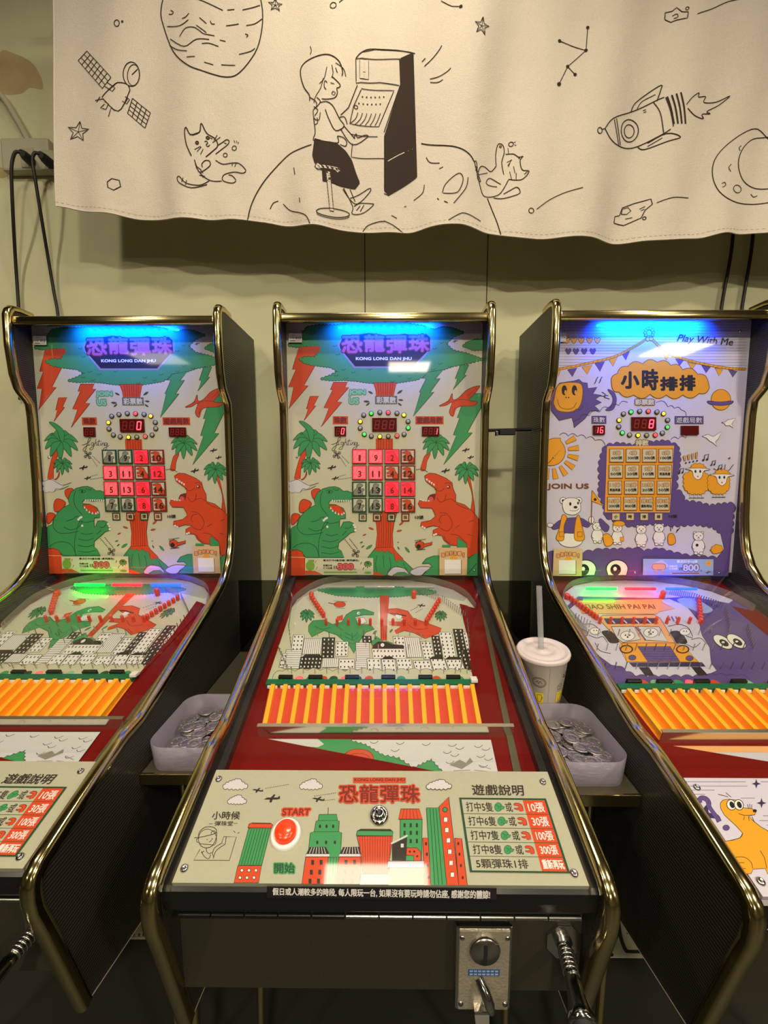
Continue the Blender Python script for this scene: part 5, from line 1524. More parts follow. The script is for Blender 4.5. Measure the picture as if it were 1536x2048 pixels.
def seal_plate(a):
    a.crop(1180, 1440, 3.368)
    for y, x0, x1 in ((416, 640, 1050), (445, 655, 1060), (472, 665, 840), (500, 680, 775), (526, 1015, 1110), (416, 1150, 1300), (645, 1165, 1300), (678, 1140, 1300), (710, 1190, 1300)): a.line([(x0, y), (x1, y)], 3, 'darkgrey')
    a.line('740,560 738,535 760,525 790,540 800,575 780,605 795,640 850,650 870,685', 34, 'darkpurple', True); a.line('740,560 738,535 760,525 790,540 800,575 820,610 850,650 872,685', 28, 'purple', True); a.circ(917, 726, 22, 'purple', ry=18, out='darkpurple', ow=4)
    a.poly('878,560 895,540 930,534 990,540 1015,590 1090,598 1118,615 1110,638 1070,648 1100,680 1150,720 1240,770 1330,800 1330,1020 1195,1035 1180,1000 1100,1005 1085,1035 1040,1038 1000,1020 960,930 885,822 960,810 1010,795 1028,762 985,715 905,640 880,595', 'yellow', out='line', ow=4)
    a.line('885,822 960,808 1015,790 1030,760', 4, 'line', True); a.line('965,925 1040,925 1085,960 1095,1000', 4, 'line', True); a.line('985,960 1040,962', 4, 'line'); a.line('1000,1000 1050,1000', 4, 'line'); a.line('1145,880 1175,930 1190,1000', 4, 'line', True)
    a.line('1000,630 1040,642 1110,640', 4, 'line', True); a.lines('1040,648 1035,675 | 1068,648 1072,680 | 1090,650 1108,690 | 1060,568 1068,598 | 1075,566 1078,598 | 1090,570 1088,600 | 915,490 950,520 | 862,500 930,518', 4, 'line')
    for x in (952, 1002): a.circ(x, 572, 30, 'white', ry=36, out='line', ow=5, rot=-25); a.circ(x + 4, 572, 15, 'black', ry=24, rot=-25)
    a.circ(1110, 612, 14, 'black', ry=11)
    for x, y, s in ((1120, 430, 32), (1155, 560, 34)): a.poly([(x, y - s), (x + s * .25, y - s * .25), (x + s, y), (x + s * .25, y + s * .25), (x, y + s), (x - s * .25, y + s * .25), (x - s, y), (x - s * .25, y - s * .25)], 'darkpurple')
    a.circ(838, 740, 14, 'grey', ry=18, out='darkgrey', ow=4)


# ------------------------------------------------------------------ the three machines
scr = [(562 + 3, 655), (968, 652), (572, 1141), (948, 1141), (594, 914), (938, 914)]
machine(-.008, 0, 'pinball_machine', 'middle pinball machine with dinosaur print, standing between the two gap shelves', 'dino',
        dict(lit=(1, 9, 2, 3, 11, 6, 14, 8), main='   ', left=' 0', right='  1', ring='xgxrxyxgxrxyxgxy', bars=False, floor='lane_floor_red_reflect', targets='gRgrdRdrgrg', screws=scr))
machine(-.632, .015, 'pinball_machine', 'left pinball machine with dinosaur print and glowing green, red and blue bars', 'dino',
        dict(lit=(2, 3, 11, 12, 5, 13, 6, 8), main='  0', left='  ', right='   ', ring='xxxrxyxxxrxyxxxy', bars=True, floor='lane_floor', targets='RrRrgRdRwdg', screws=scr))
scr2 = [(1480, 662), (1122, 1143), (1270, 1145), (1438, 1146), (1107, 915), (1458, 916)]
machine(.617, -.01, 'pinball_machine', 'right pinball machine with purple and orange cartoon print and an orange cloud title', 'sheep',
        dict(ring='xgxrxyxgxrxyxgxy', bars=True, floor='lane_floor', targets='RrwRgRRrwRw', screws=scr2))

# ================================================================== hanging cloth banner
YN = 1.12
hem = [(60, 410), (115, 415), (210, 429), (280, 431), (380, 440), (450, 442), (525, 443), (620, 457), (740, 462), (813, 460), (858, 456), (913, 455), (978, 467), (1048, 479), (1110, 479), (1168, 477), (1240, 479), (1308, 481), (1393, 477), (1468, 465), (1508, 462), (1560, 466), (1800, 480), (2100, 470)]
hemw = [(at_y(px, py, YN).x, at_y(px, py, YN).z) for px, py in hem]
XL = at_y(115, 415, YN).x
XLT = at_y(105, 0, YN).x
ZT = 1.20


def hem_z(x):
    for (x0, z0), (x1, z1) in zip(hemw, hemw[1:]):
        if x <= x1:
            t = max(0, (x - x0) / (x1 - x0)); t = t * t * (3 - 2 * t)
            return z0 + (z1 - z0) * t
    return hemw[-1][1]


def fold(x, z):
    t = min(1, max(0, (ZT - z) / .6))
    k = .35 + .65 * t
    y = .0065 * math.sin(x * 21 + .6 + 1.2 * math.sin(z * 3)) + .005 * math.sin(x * 37 + 2.1 - z * 5) + .0035 * math.sin(x * 9.5 - z * 8)
    y += .0012 * math.sin(x * 62 + z * 17) * t ** 3
    y += .010 * math.exp(-((x + .78) / .07) ** 2) * (1 - t) - .008 * math.exp(-((x - .22) / .05) ** 2)
    return y * k * 1.5


class ClothArt(Art):
    def at(s, x, y):
        ox, oy, sc = s.c
        w = at_y(ox + x / sc, oy + y / sc, YN)
        return Vector((w.x, YN + fold(w.x, w.z) - .0009 - s.k * .4e-6, w.z))

    def line(s, pts, w, m, smooth=False):
        pts = P(pts)
        if smooth:
            pts = smooth_pts(pts, False)
        q = [pts[0]]
        for p in pts[1:]:
            d = math.hypot(p[0] - q[-1][0], p[1] - q[-1][1])
            n = max(1, int(d / 12))
            b = q[-1]
            for i in range(1, n + 1):
                q.append((b[0] + (p[0] - b[0]) * i / n, b[1] + (p[1] - b[1]) * i / n))
        Art.line(s, q, w, m, False)

    def poly(s, pts, m, smooth=False, out=None, ow=3.0):
        pts = P(pts)
        if smooth:
            pts = smooth_pts(pts, True)
        s.k += 1
        y0 = min(p[1] for p in pts); y1 = max(p[1] for p in pts)
        n = max(1, int((y1 - y0) / 8))

        def cross(y):
            xs = []
            for i in range(len(pts)):
                a, b = pts[i], pts[(i + 1) % len(pts)]
                if (a[1] <= y) != (b[1] <= y):
                    xs.append(a[0] + (b[0] - a[0]) * (y - a[1]) / (b[1] - a[1]))
            return (min(xs), max(xs)) if xs else None
        for j in range(n):
            ya = y0 + (y1 - y0) * j / n; yb = y0 + (y1 - y0) * (j + 1) / n
            ca, cb = cross(ya + 1e-3), cross(yb - 1e-3)
            if not ca or not cb: continue
            k = max(1, int(max(ca[1] - ca[0], cb[1] - cb[0]) / 16))
            vs = []
            for i in range(k + 1):
                t = i / k
                vs += [s.at(ca[0] + (ca[1] - ca[0]) * t, ya), s.at(cb[0] + (cb[1] - cb[0]) * t, yb)]
            s.mb.add(vs, [[2 * i, 2 * i + 2, 2 * i + 3, 2 * i + 1] for i in range(k)], m)
        if out:
            s.line(pts + [pts[0]], ow, out)

    def ring(s, x, y, rx, w, m, ry=None, a0=0, a1=360, rot=0):
        ry = ry or rx
        n = 24; c, q = math.cos(math.radians(rot)), math.sin(math.radians(rot)); pts = []
        for k in range(n + 1):
            t = math.radians(a0 + (a1 - a0) * k / n); ex, ey = rx * math.cos(t), ry * math.sin(t)
            pts.append((x + ex * c - ey * q, y + ex * q + ey * c))
        s.line(pts, w, m)


def banner():
    m = MB()
    nx, nz = 230, 70
    vs = []
    for j in range(nz + 1):
        for i in range(nx + 1):
            u = i / nx; v = j / nz
            x = XL + (1.55 - XL) * u
            x += (XLT - XL) * (1 - u) ** 3 * v
            zb = hem_z(x)
            z = zb + (ZT - zb) * v
            vs.append((x, YN + fold(x, z), z))
    fs = [[j * (nx + 1) + i, j * (nx + 1) + i + 1, (j + 1) * (nx + 1) + i + 1, (j + 1) * (nx + 1) + i] for j in range(nz) for i in range(nx)]
    m.add(vs, fs, 'cloth', True)
    m.add([(p[0], p[1] + .0012, p[2]) for p in vs], [f[::-1] for f in fs], 'cloth', True)
    # rolled hem along the lower and left edges
    m.tube([(v[0], v[1] + .0006, v[2] + .001) for v in vs[:nx + 1]], .0017, 'cloth', 6)
    m.tube([(vs[j * (nx + 1)][0], vs[j * (nx + 1)][1] + .0006, vs[j * (nx + 1)][2]) for j in range(nz + 1)], .0017, 'cloth', 6)
    a = ClothArt(m, (0, YN, 0), (0, -1, 0))
    I = 'cloth_ink'
    a.crop(0, 0, 1)
    st = [(px, py - 9) for px, py in hem[1:-2]]
    for i in range(len(st) - 1):
        n = max(1, int((st[i + 1][0] - st[i][0]) / 9))
        for k in range(n):
            t0, t1 = k / n, (k + .6) / n
            a.line([(st[i][0] + (st[i + 1][0] - st[i][0]) * t0, st[i][1] + (st[i + 1][1] - st[i][1]) * t0), (st[i][0] + (st[i + 1][0] - st[i][0]) * t1, st[i][1] + (st[i + 1][1] - st[i][1]) * t1)], .7, 'hem')
    a.crop(0, 0, 2)
    W2 = 4.2
    # big planet
    a.line('660,-60 640,30 648,90 690,200 750,265 810,290 905,305 960,285 1020,210 1045,130 1050,40 1030,-60', W2, I, True)
    a.lines('775,0 840,25 893,45 | 910,42 938,38 | 970,40 1010,32 1040,22 | 985,102 1020,95 1048,75 | 905,104 955,95 | 665,98 720,105 758,88 | 730,78 745,75 760,62 | 803,82 830,104 | 845,92 850,103 862,102 | 720,148 745,120 780,120 805,135 820,145 860,148 | 790,112 830,140 | 678,150 740,192 790,168 840,165 | 812,184 840,180 875,188 | 675,175 710,200 752,212 | 880,162 902,165 | 955,215 1000,205 1020,192 | 750,236 785,236 | 820,256 855,262 | 885,258 940,258 | 680,35 692,45 685,52 672,50 | 980,135 992,140 985,148', 3.2, I, True)
    # stars and bits
    a.poly('0,0 1,0 0,1', 'cloth') if False else None
    for x, y, r, ro in ((316, 530, 42, 8), (1100, 15, 26, 0)):
        p = []
        for k in range(10):
            t = math.radians(-90 + ro + 36 * k); rr = r if k % 2 == 0 else r * .45
            p.append((x + rr * 1.1 * math.cos(t), y + rr * math.sin(t)))
        a.line(p + [p[0]], 3, I)
        for k in range(0, 10, 2): a.line([(x, y), p[k]], 2, I)
    a.ring(476, 107, 10, 3, I, 13); a.ring(497, 99, 3, 3, I); a.ring(1334, 32, 12, 3, I); a.line('1358,22 1385,0', 3, I)
    a.line('437,735 452,720 478,722 482,745 458,764 438,756 437,735', 3.4, I)
    # satellite
    def panel(p00, p10, p11, p01, nx, ny):
        L = lambda a_, b_, t: (a_[0] + (b_[0] - a_[0]) * t, a_[1] + (b_[1] - a_[1]) * t)
        for i in range(nx + 1): a.line([L(p00, p10, i / nx), L(p01, p11, i / nx)], 2.8, I)
        for j in range(ny + 1): a.line([L(p00, p01, j / ny), L(p10, p11, j / ny)], 2.8, I)
    panel((348, 205), (455, 325), (420, 368), (311, 240), 7, 3); panel((530, 393), (592, 436), (570, 498), (512, 455), 4, 4)
    a.lines('430,360 460,380 470,365 440,345 | 470,352 445,375 | 495,412 510,420 520,400 505,392 | 515,395 500,425', 3, I)
    a.line('420,405 425,395 470,350 485,342 510,342 520,355 518,375 480,455 422,408', 3.4, I, True); a.ring(528, 300, 28, 3.2, I, 48, rot=8); a.ring(535, 302, 20, 2.6, I, 42, rot=8); a.line('530,302 550,275', 3, I)
    a.lines('388,412 425,410 | 470,455 455,445 445,480 | 430,430 412,445 435,452 445,430 430,420 | 395,420 410,400', 3, I)
    # cat on the left
    a.line('770,630 750,585 742,535 748,516 765,545 790,540 803,530 808,498 828,535 858,552 870,580 850,605 825,630', W2, I, True)
    a.lines('775,548 795,540 | 830,548 850,555', 3, I); a.ring(792, 577, 5, 5, I); a.ring(832, 553, 5, 5, I); a.line('820,570 828,567 832,575 826,580 832,588 840,580', 3.2, I, True)
    a.lines('782,605 805,590 | 792,612 808,592 | 805,622 815,600 | 850,570 880,545 | 855,560 868,538', 2.6, I)
    a.line('862,615 885,595 910,575 915,562 905,555 890,565 868,580', 3.6, I, True); a.line('895,568 905,572', 3, I); a.ring(937, 592, 9, 3, I); a.ring(900, 618, 8, 3, I); a.lines('935,560 940,570 | 946,562 948,572 | 955,568 952,576', 2.5, I)
    a.line('782,645 790,670 805,682 810,690 830,675 842,660 838,645 822,645 810,660 812,672', 3.6, I, True); a.line('805,700 830,718 855,726 888,725', 3.6, I, True); a.line('785,660 792,680 815,712 800,690', 3.2, I, True)
    a.line('862,640 890,655 930,652 960,658 985,685 972,697 940,690 905,695 890,708 895,725 930,735 945,725 930,705 915,700', 3.6, I, True)
    a.line('838,725 800,745 750,740 722,712 712,718 725,740 770,758 830,740', 3.6, I, True); a.lines('738,718 732,735 | 752,728 748,748 | 795,690 815,695 | 800,705 822,708 | 945,655 940,668 | 930,655 928,665', 2.8, I)
    # moon under the girl
    a.line('992,888 1005,830 1030,770 1070,700 1120,640 1170,605 1250,595', W2, I, True); a.lines('1175,670 1180,700 | 1200,800 1203,820 | 1078,830 1090,805 1110,795 | 1130,808 1160,840 1200,860 1230,880 1245,912 | 1450,920 1470,895 1510,882 1540,880', 3.4, I, True)
    # girl
    a.line('1240,410 1238,385 1215,345 1200,290 1205,255 1235,235 1290,230 1330,240 1360,265 1372,300 1370,320', W2, I, True); a.line('1345,270 1375,290 1385,320', 3, I, True); a.lines('1240,180 1245,200 1240,215 | 1330,278 1335,310 1330,330 | 1345,290 1352,310 | 1310,285 1300,330 1280,350', 3, I, True)
    a.line('1330,325 1362,355 1358,368 1350,372 1352,392 1340,412 1310,418 1290,415', 3.6, I, True); a.line('1335,385 1345,390 1338,402 1330,395 1335,385', 3, I); a.line('1325,352 1340,355', 3, I)
    a.line('1312,350 1302,342 1300,365 1308,378', 3.2, I, True); a.line('1296,330 1285,370 1265,400 1258,425', 3, I, True)
    a.lines('1240,395 1265,420 1270,440 1255,455 | 1270,405 1285,425 1270,445 | 1258,440 1275,460 1262,480 | 1255,455 1260,490 1280,500 1285,470 | 1258,485 1262,515 1275,510 1272,490', 3.2, I, True)
    a.line('1285,430 1310,428 1335,445 1360,490 1378,515 1345,540 1320,500 1305,460', 3.6, I, True); a.line('1260,500 1265,550 1262,582 1350,588 1352,560', 3.6, I, True); a.lines('1360,485 1380,480 1390,505 | 1365,530 1410,580 1470,545 1460,538 1430,550 1425,535 1415,555 | 1378,515 1420,555 | 1352,560 1375,560 1388,575 1382,592 1362,590', 3.4, I, True)
    a.poly('1262,572 1300,588 1350,588 1385,610 1408,640 1425,690 1440,725 1420,752 1360,752 1340,745 1295,748 1292,700 1262,670 1253,640', 'cloth_black')
    # stool
    a.poly('1272,672 1358,678 1364,690 1355,702 1275,698 1264,686', 'cloth', out=I, ow=3.6); a.poly('1308,704 1324,704 1336,852 1322,852', 'cloth', out=I, ow=3.2); a.ring(1334, 858, 64, 3.4, I, 16, rot=-4); a.ring(1334, 866, 62, 2.6, I, 14, 0, 180, -4)
    a.lines('1375,755 1410,820 1408,850 1450,845 1492,815 1485,808 1440,805 1415,820 | 1400,755 1420,800 | 1372,760 1400,795 1430,808 1480,760 1475,748 1430,775 1400,790 | 1425,835 1440,815 | 1440,838 1455,812', 3.2, I, True)
    # arcade cabinet the girl plays
    a.poly('1660,215 1656,235 1654,330 1610,370 1540,540 1545,778 1556,778 1660,700 1668,690', 'cloth_black') if False else None
    a.line('1424,242 1425,335 1640,352', 3.6, I) if False else None
    a.line('1424,240 1450,210 1500,195 1660,215', 3.4, I, True); a.line('1424,240 1600,262 1640,270', 3.2, I) if False else None
    a.crop(768, 0, 2)
    X = -1536
    a.line([(1424 + X, 242), (1425 + X, 338), (1445 + X, 332), (1520 + X, 330), (60, 345)], 3.4, I)
    a.line([(1424 + X, 242), (1450 + X, 235), (62, 240)], 3.2, I); a.line([(1450 + X, 210), (1500 + X, 196), (118, 213), (62, 240), (66, 340), (0, 528)], 3.2, I)
    a.poly('62,240 118,213 134,700 20,778 0,760 0,545 66,340', 'cloth_black'); a.line('15,642 60,615 116,587', 3.2, 'cloth')
    a.rect(1440 + X, 240, 1474 + X, 316, 'cloth', out=I, ow=3); a.ring(1457 + X, 263, 11, 3, I); a.lines('-79,250 -79,280 | -88,290 -70,290 | -79,296 -79,310', 3, I)
    a.line([(1430 + X, 345), (1395 + X, 440), (1365 + X, 475)], 3.4, I); a.line([(1445 + X, 360), (1415 + X, 430), (1400 + X, 500), (1515 + X, 505), (40, 365), (1445 + X, 356)], 3, I); a.line([(1405 + X, 540), (1510 + X, 545)], 3, I); a.line([(1410 + X, 575), (1405 + X, 628), (0, 632)], 3, I) ; a.line('0,770 20,778', 3, I)
    for r in range(2):
        for k in range(6): a.ring(1450 + X + k * 17 - r * 14, 388 + r * 28, 1.8, 2.4, I)
    a.ring(1424 + X, 432, 7, 3, I)
    for k in range(6): a.line([(1432 + X + k * 18, 452), (1422 + X + k * 18, 478), (1400 + X + k * 20, 500)], 2.6, I, True)
    a.lines('162,262 195,230 220,200 231,182 | 152,245 166,230 | 184,312 220,305 250,292 266,280 | 185,325 215,328 235,320', 3.2, I, True)
    # constellations
    for l in ('228,2 270,30 305,40', '703,162 760,185 807,203 815,110', '807,203 735,265 700,337', '735,265 764,299'): a.line(l, 2.8, I)
    for x, y in ((305, 40), (703, 162), (815, 110), (807, 203), (735, 265), (764, 299)): a.ring(x, y, 3.4, 6.5, I)
    a.ring(700, 337, 4, 8, I)
    p = []
    for k in range(10):
        t = math.radians(-80 + 36 * k); rr = 36 if k % 2 == 0 else 15; p.append((386 + rr * .85 * math.cos(t), 129 + rr * math.sin(t)))
    a.line(p + [p[0]], 3, I)
    for k in range(0, 10, 2): a.line([(386, 129), p[k]], 2, I)
    # moon right side
    a.line('150,565 230,585 300,610 340,635 358,660', W2, I, True); a.line('415,790 440,850 455,890 468,938', W2, I, True)
    a.lines('170,622 185,645 222,655 | 220,678 235,674 | 162,732 155,765 120,790 | 212,798 218,806 | 238,815 252,824 | 232,780 245,745 295,710 312,735 295,780 270,788 235,782 | 332,725 322,770 275,828 | 255,895 290,875 320,868 385,890 | 30,855 52,864 | 82,815 90,812 | 0,878 40,895 78,920', 3.2, I, True)
    # cat on the right
    a.line('452,655 450,610 458,570 470,562 482,572 485,600 475,640 482,690', 3.4, I, True); a.ring(470, 574, 4, 3, I); a.line('490,606 520,608 540,625 556,625 545,640 552,680 578,690 555,718 530,720 500,712', 3.4, I, True); a.line('545,632 538,628', 3, I); a.line('560,700 572,690', 3, I)
    a.lines('495,640 515,632 | 498,655 505,645 | 512,630 500,660 | 520,660 525,690 | 505,680 512,715 | 530,690 528,720 | 500,580 502,605', 2.4, I); a.ring(512, 566, 9, 3, I); a.lines('522,562 530,558 | 524,570 532,574', 2.4, I)
    a.line('452,655 430,680 405,668 385,672 375,700 385,730 372,720 368,660 360,662 372,708', 3.4, I, True); a.line('372,710 390,770 405,785 440,780 470,765 500,715', 3.4, I, True); a.line('440,785 480,790 535,780 542,765 530,750 505,760 480,772', 3.4, I, True); a.line('455,740 415,735 412,720 430,708 470,730', 3.2, I, True); a.lines('378,705 415,688 | 360,675 372,680 | 362,690 376,694', 2.6, I)
    # comet, rocks
    a.ring(586, 848, 10, 3, I); a.line('608,842 660,805 720,778 785,766', 3, I, True); a.line('936,875 938,850 958,845 968,815 1010,802 1070,793 1075,815 1050,835 1035,865 975,885 936,875', 3.4, I); a.line('965,840 968,820 990,815 1000,830 985,842 965,840', 3, I); a.lines('1030,828 1050,820 | 1035,835 1048,830 | 980,860 1005,858', 2.6, I); a.ring(1046, 868, 6, 3, I); a.line('1090,812 1150,796 1220,790', 3, I, True)
    a.line('1128,70 1130,42 1155,40 1172,28 1190,50 1212,55 1208,80 1170,80 1150,85 1128,70', 3.2, I); a.line('1155,60 1172,55 1175,68 1160,72', 2.6, I, True); a.ring(1209, 40, 6, 2.6, I); a.line('1245,68 1300,50 1370,15 1430,0', 3, I, True)
    # rocket
    a.ring(853, 539, 9, 3.4, I, 12); a.line('862,535 874,530', 3.6, I); a.line('874,530 910,485 995,440 1085,400 1120,390', 3.8, I, True); a.line('874,530 900,565 940,582 1000,580 1100,545 1140,525', 3.8, I, True); a.lines('915,488 940,580 | 925,482 948,578 | 1082,402 1105,450 1115,535 | 1125,392 1140,450 1150,515', 3.4, I, True)
    a.ring(988, 514, 38, 3.8, I, 44, rot=20); a.ring(987, 516, 22, 3.6, I, 26, rot=20); a.lines('1043,432 1055,428 | 1046,440 1056,436', 3, I)
    a.line('993,440 1010,405 1060,365 1110,338 1108,360 1095,400', 3.8, I, True); a.line('1020,425 1040,395 1090,372', 3, I, True); a.line('1025,575 1050,588 1130,572 1178,558 1125,540 1060,565', 3.8, I, True); a.line('1060,578 1110,555', 3, I)
    for k in range(4): a.line([(1130 + k * 16, 390 - k * 3), (1142 + k * 16, 440), (1152 + k * 15, 505)], 6, I, True)
    a.line('1200,430 1225,400 1252,382 1250,398 1282,392 1275,415 1330,408 1384,384 1340,420 1290,448 1305,455 1268,462 1275,478 1235,470 1205,445', 3.4, I, True)
    # crescent planet
    a.line('1560,540 1510,503 1440,530 1360,590 1320,650 1318,720 1350,780 1420,806 1560,802', 3.4, I, True); a.line('1560,530 1490,545 1440,590 1420,650 1440,710 1490,738 1560,745', 3.4, I, True)
    a.lines('1350,735 1362,730 1365,742 1352,750 | 1428,600 1422,590 1432,580 | 1390,655 1380,670 1388,685 | 1482,765 1495,776 1510,770', 2.8, I, True); a.ring(1418, 752, 18, 2.8, I, 15)
    rt = MB(); rt.tube([(XLT - .06, YN + .004, ZT + .010), (1.6, YN + .004, ZT + .010)], .010, 'wood_rod', 12)
    for xx in (XLT - .02, .3, 1.5):
        rt.tube([(xx, YN + .004, ZT + .018), (xx, YN + .004, CEIL)], .002, 'cable_black', 6)
    o = tag(m.build('cloth_banner'), 'cream cloth banner with line drawings of a girl, cats, planets and a rocket', 'banner')
    rt.build('hanging_rod', o)


banner()

# ================================================================== cords, conduit, outlet on the wall
def wp(px, py, y):
    v = at_y(px, py, y)
    return (v.x, v.y, v.z)


m = MB()
c = wp(66, 322, YW); m.box((c[0], YW - .014, c[2]), (.135, .028, .085), 'conduit', .006, smooth=False)
for px, py in ((55, 316), (95, 320)):
    q = wp(px, py, YW - .029); m.box((q[0], YW - .029, q[2]), (.036, .004, .050), 'socket_face', .002)
tag(m.build('wall_outlet'), 'grey-green double wall outlet left of the cloth banner', 'outlet')
m = MB(); cp = smooth_pts([(-20, 172), (8, 198), (34, 240), (52, 272), (66, 302)], False, 10)
m.tube([wp(x, y, YW - .014) for x, y in cp], [.0088 if i % 2 else .0076 for i in range(len(cp))], 'conduit', 10)
tag(m.build('conduit_pipe'), 'ribbed grey conduit running down to the wall outlet', 'conduit')
for pts, lb in (([(57, 318, 1.238), (46, 308, 1.21), (32, 304, 1.20), (25, 320, 1.20), (23, 350, 1.205), (26, 430, 1.225), (31, 520, 1.255), (35, 580, 1.266), (38, 640, 1.266), (40, 800, 1.267)], 'black power cord with plug, nearer the left picture edge'),
                ([(97, 324, 1.238), (84, 312, 1.21), (70, 306, 1.20), (65, 322, 1.20), (70, 355, 1.205), (82, 430, 1.225), (97, 520, 1.255), (108, 585, 1.266), (117, 640, 1.266), (130, 800, 1.267)], 'black power cord with plug, nearer the cloth banner')):
    sp = smooth_pts([(i, 0) for i in range(2)], False, 1)
    w = [Vector(wp(*p)) for p in pts]; out = []
    for i in range(len(w) - 1):
        a_, b_, c_, d_ = w[max(i - 1, 0)], w[i], w[i + 1], w[min(i + 2, len(w) - 1)]
        for k in range(5):
            t = k / 5; out.append(.5 * (2 * b_ + (c_ - a_) * t + (2 * a_ - 5 * b_ + 4 * c_ - d_) * t * t + (3 * b_ - a_ - 3 * c_ + d_) * t ** 3))
    out.append(w[-1])
    m = MB(); m.tube(out, .0042, 'cable_black', 8)
    e = m.build('power_cord')
    m = MB(); q = w[0]; m.tube([q + Vector((0, .006, 0)), q + (w[1] - q) * .55, q + (w[1] - q) * 1.25], [.013, .012, .008], 'rubber', 10); m.build('plug', e)
    tag(e, lb, 'power cord', 'cords hanging at the left')
for (x0, x1), lb in (((1466, 1441), 'black cord behind the right pinball machine, left one of the pair'), ((1506, 1482), 'black cord behind the right pinball machine, right one of the pair')):
    m = MB(); pts = [(x0 + 6, 380), (x0, 470), (x0 - 6, 520), (x1 + 6, 590), (x1, 640), (x1 - 8, 800)]
    m.tube([wp(x, y, 1.266) for x, y in smooth_pts(pts, False, 5)], .0042, 'cable_black', 8)
    tag(m.build('power_cord'), lb, 'power cord', 'cords behind the right machine')
# sliding bolt between two machines
m = MB(); yb_ = 1.10
a_, b_ = wp(978, 861, yb_), wp(1066, 859, yb_)
a_ = (.2435, yb_, a_[2]); b_ = (.3655, yb_, b_[2])
m.tube([a_, b_], .0042, 'black_plastic', 10)
mid = wp(1014, 864, yb_ - .004)
e = m.build('door_bolt')
m = MB(); m.box((mid[0], yb_ - .004, mid[2] - .001), (.040, .016, .014), 'rubber', .002); m.box((mid[0] - .026, yb_ - .004, mid[2] - .004), (.007, .012, .012), 'steel', .002); m.build('bolt_sleeve', e)
tag(e, 'black sliding bolt joining the middle and right pinball machines', 'bolt')

# ================================================================== shelves between the machines, with trays
SHELF = -.467
mat('shelf_top', '4a4636', rough=0.38, var=0.12, scale=40)
GAPS = [(-.3815, -.2585, .615, 1.262, 'left'), (.2425, .3665, .578, 1.238, 'right')]
for x0, x1, yf, yb, nm in GAPS:
    m = MB(); m.box(((x0 + x1) / 2, (yf + yb) / 2, SHELF - .008), (x1 - x0, yb - yf, .016), 'shelf_top')
    sh = m.build('gap_shelf')
    m = MB(); m.box(((x0 + x1) / 2, yf - .002, SHELF - .008), (x1 - x0, .005, .018), 'brass', .001); m.build('brass_edge', sh)
    for k, yy in enumerate((.66, 1.15)):
        lx = -.340 if nm == 'left' else .336
        m = MB(); m.tube([(lx, yy, SHELF - .015), (lx, yy, -HC)], .0085, 'brass', 12); m.build('leg', sh)
    tag(sh, 'dark brass-edged shelf in the gap %s of the middle pinball machine' % nm, 'shelf', 'shelves between the machines')
    m = MB(); yp = 1.06
    m.box(((x0 + x1) / 2, yp, (SHELF + -.2775) / 2 + .0006), (x1 - x0 - .003, .004, -.2775 - SHELF - .001), 'smoked_acrylic')
    tag(m.build('acrylic_screen'), 'dark see-through acrylic screen standing on the shelf %s of the middle machine' % nm, 'screen', 'screens on the gap shelves')


def rrect(cx, cy, hx, hy, r, z, n=7):
    out = []
    for sx, sy, a0 in ((1, 1, 0), (-1, 1, 90), (-1, -1, 180), (1, -1, 270)):
        for k in range(n + 1):
            t = math.radians(a0 + 90 * k / n)
            out.append((cx + sx * (hx - r) + r * math.cos(t), cy + sy * (hy - r) + r * math.sin(t), z))
    return out


def tray(cx, yf, yb, hx, label):
    cy, hy = (yf + yb) / 2, (yb - yf) / 2
    H = .042; z0 = SHELF + .0004
    m = MB()
    L = [rrect(cx, cy, hx - .006, hy - .006, .022, z0), rrect(cx, cy, hx - .004, hy - .004, .026, z0 + .004), rrect(cx, cy, hx, hy, .030, z0 + H), rrect(cx, cy, hx - .0016, hy - .0016, .0286, z0 + H), rrect(cx, cy, hx - .006, hy - .006, .0245, z0 + .005), rrect(cx, cy, hx - .008, hy - .008, .021, z0 + .002)]
    n = len(L[0]); vs = [p for l in L for p in l]
    fs = [[i * n + k, i * n + (k + 1) % n, (i + 1) * n + (k + 1) % n, (i + 1) * n + k] for i in range(len(L) - 1) for k in range(n)]
    m.add(vs, fs, 'frosted', True); m.add(L[0], [list(range(n))[::-1]], 'frosted'); m.add(L[-1], [list(range(n))], 'frosted')
    tag(m.build('coin_tray'), label, 'tray', 'coin trays')
    return cx, cy, hx - .008, hy - .008, z0 + .002


def coin_mesh():
    m = MB(off=(0, 0, 0)); R = .0126
    m.lathe((0, 0, 0), (0, 0, 1), [(0, -.0007), (R * .80, -.0007), (R * .86, -.001), (R * .97, -.001), (R, -.0007), (R, .0007), (R * .97, .001), (R * .86, .001), (R * .80, .0006), (R * .55, .0006), (R * .5, .0009), (R * .2, .0009), (0, .0006)], 'coin_metal', 24)
    for k in range(9):
        t = k * 2 * math.pi / 9; m.box((R * .68 * math.cos(t), R * .68 * math.sin(t), .0007), (.0022, .0014, .0006), 'coin_metal', rot=Matrix.Rotation(t, 3, 'Z'))
    return m


COIN = coin_mesh()


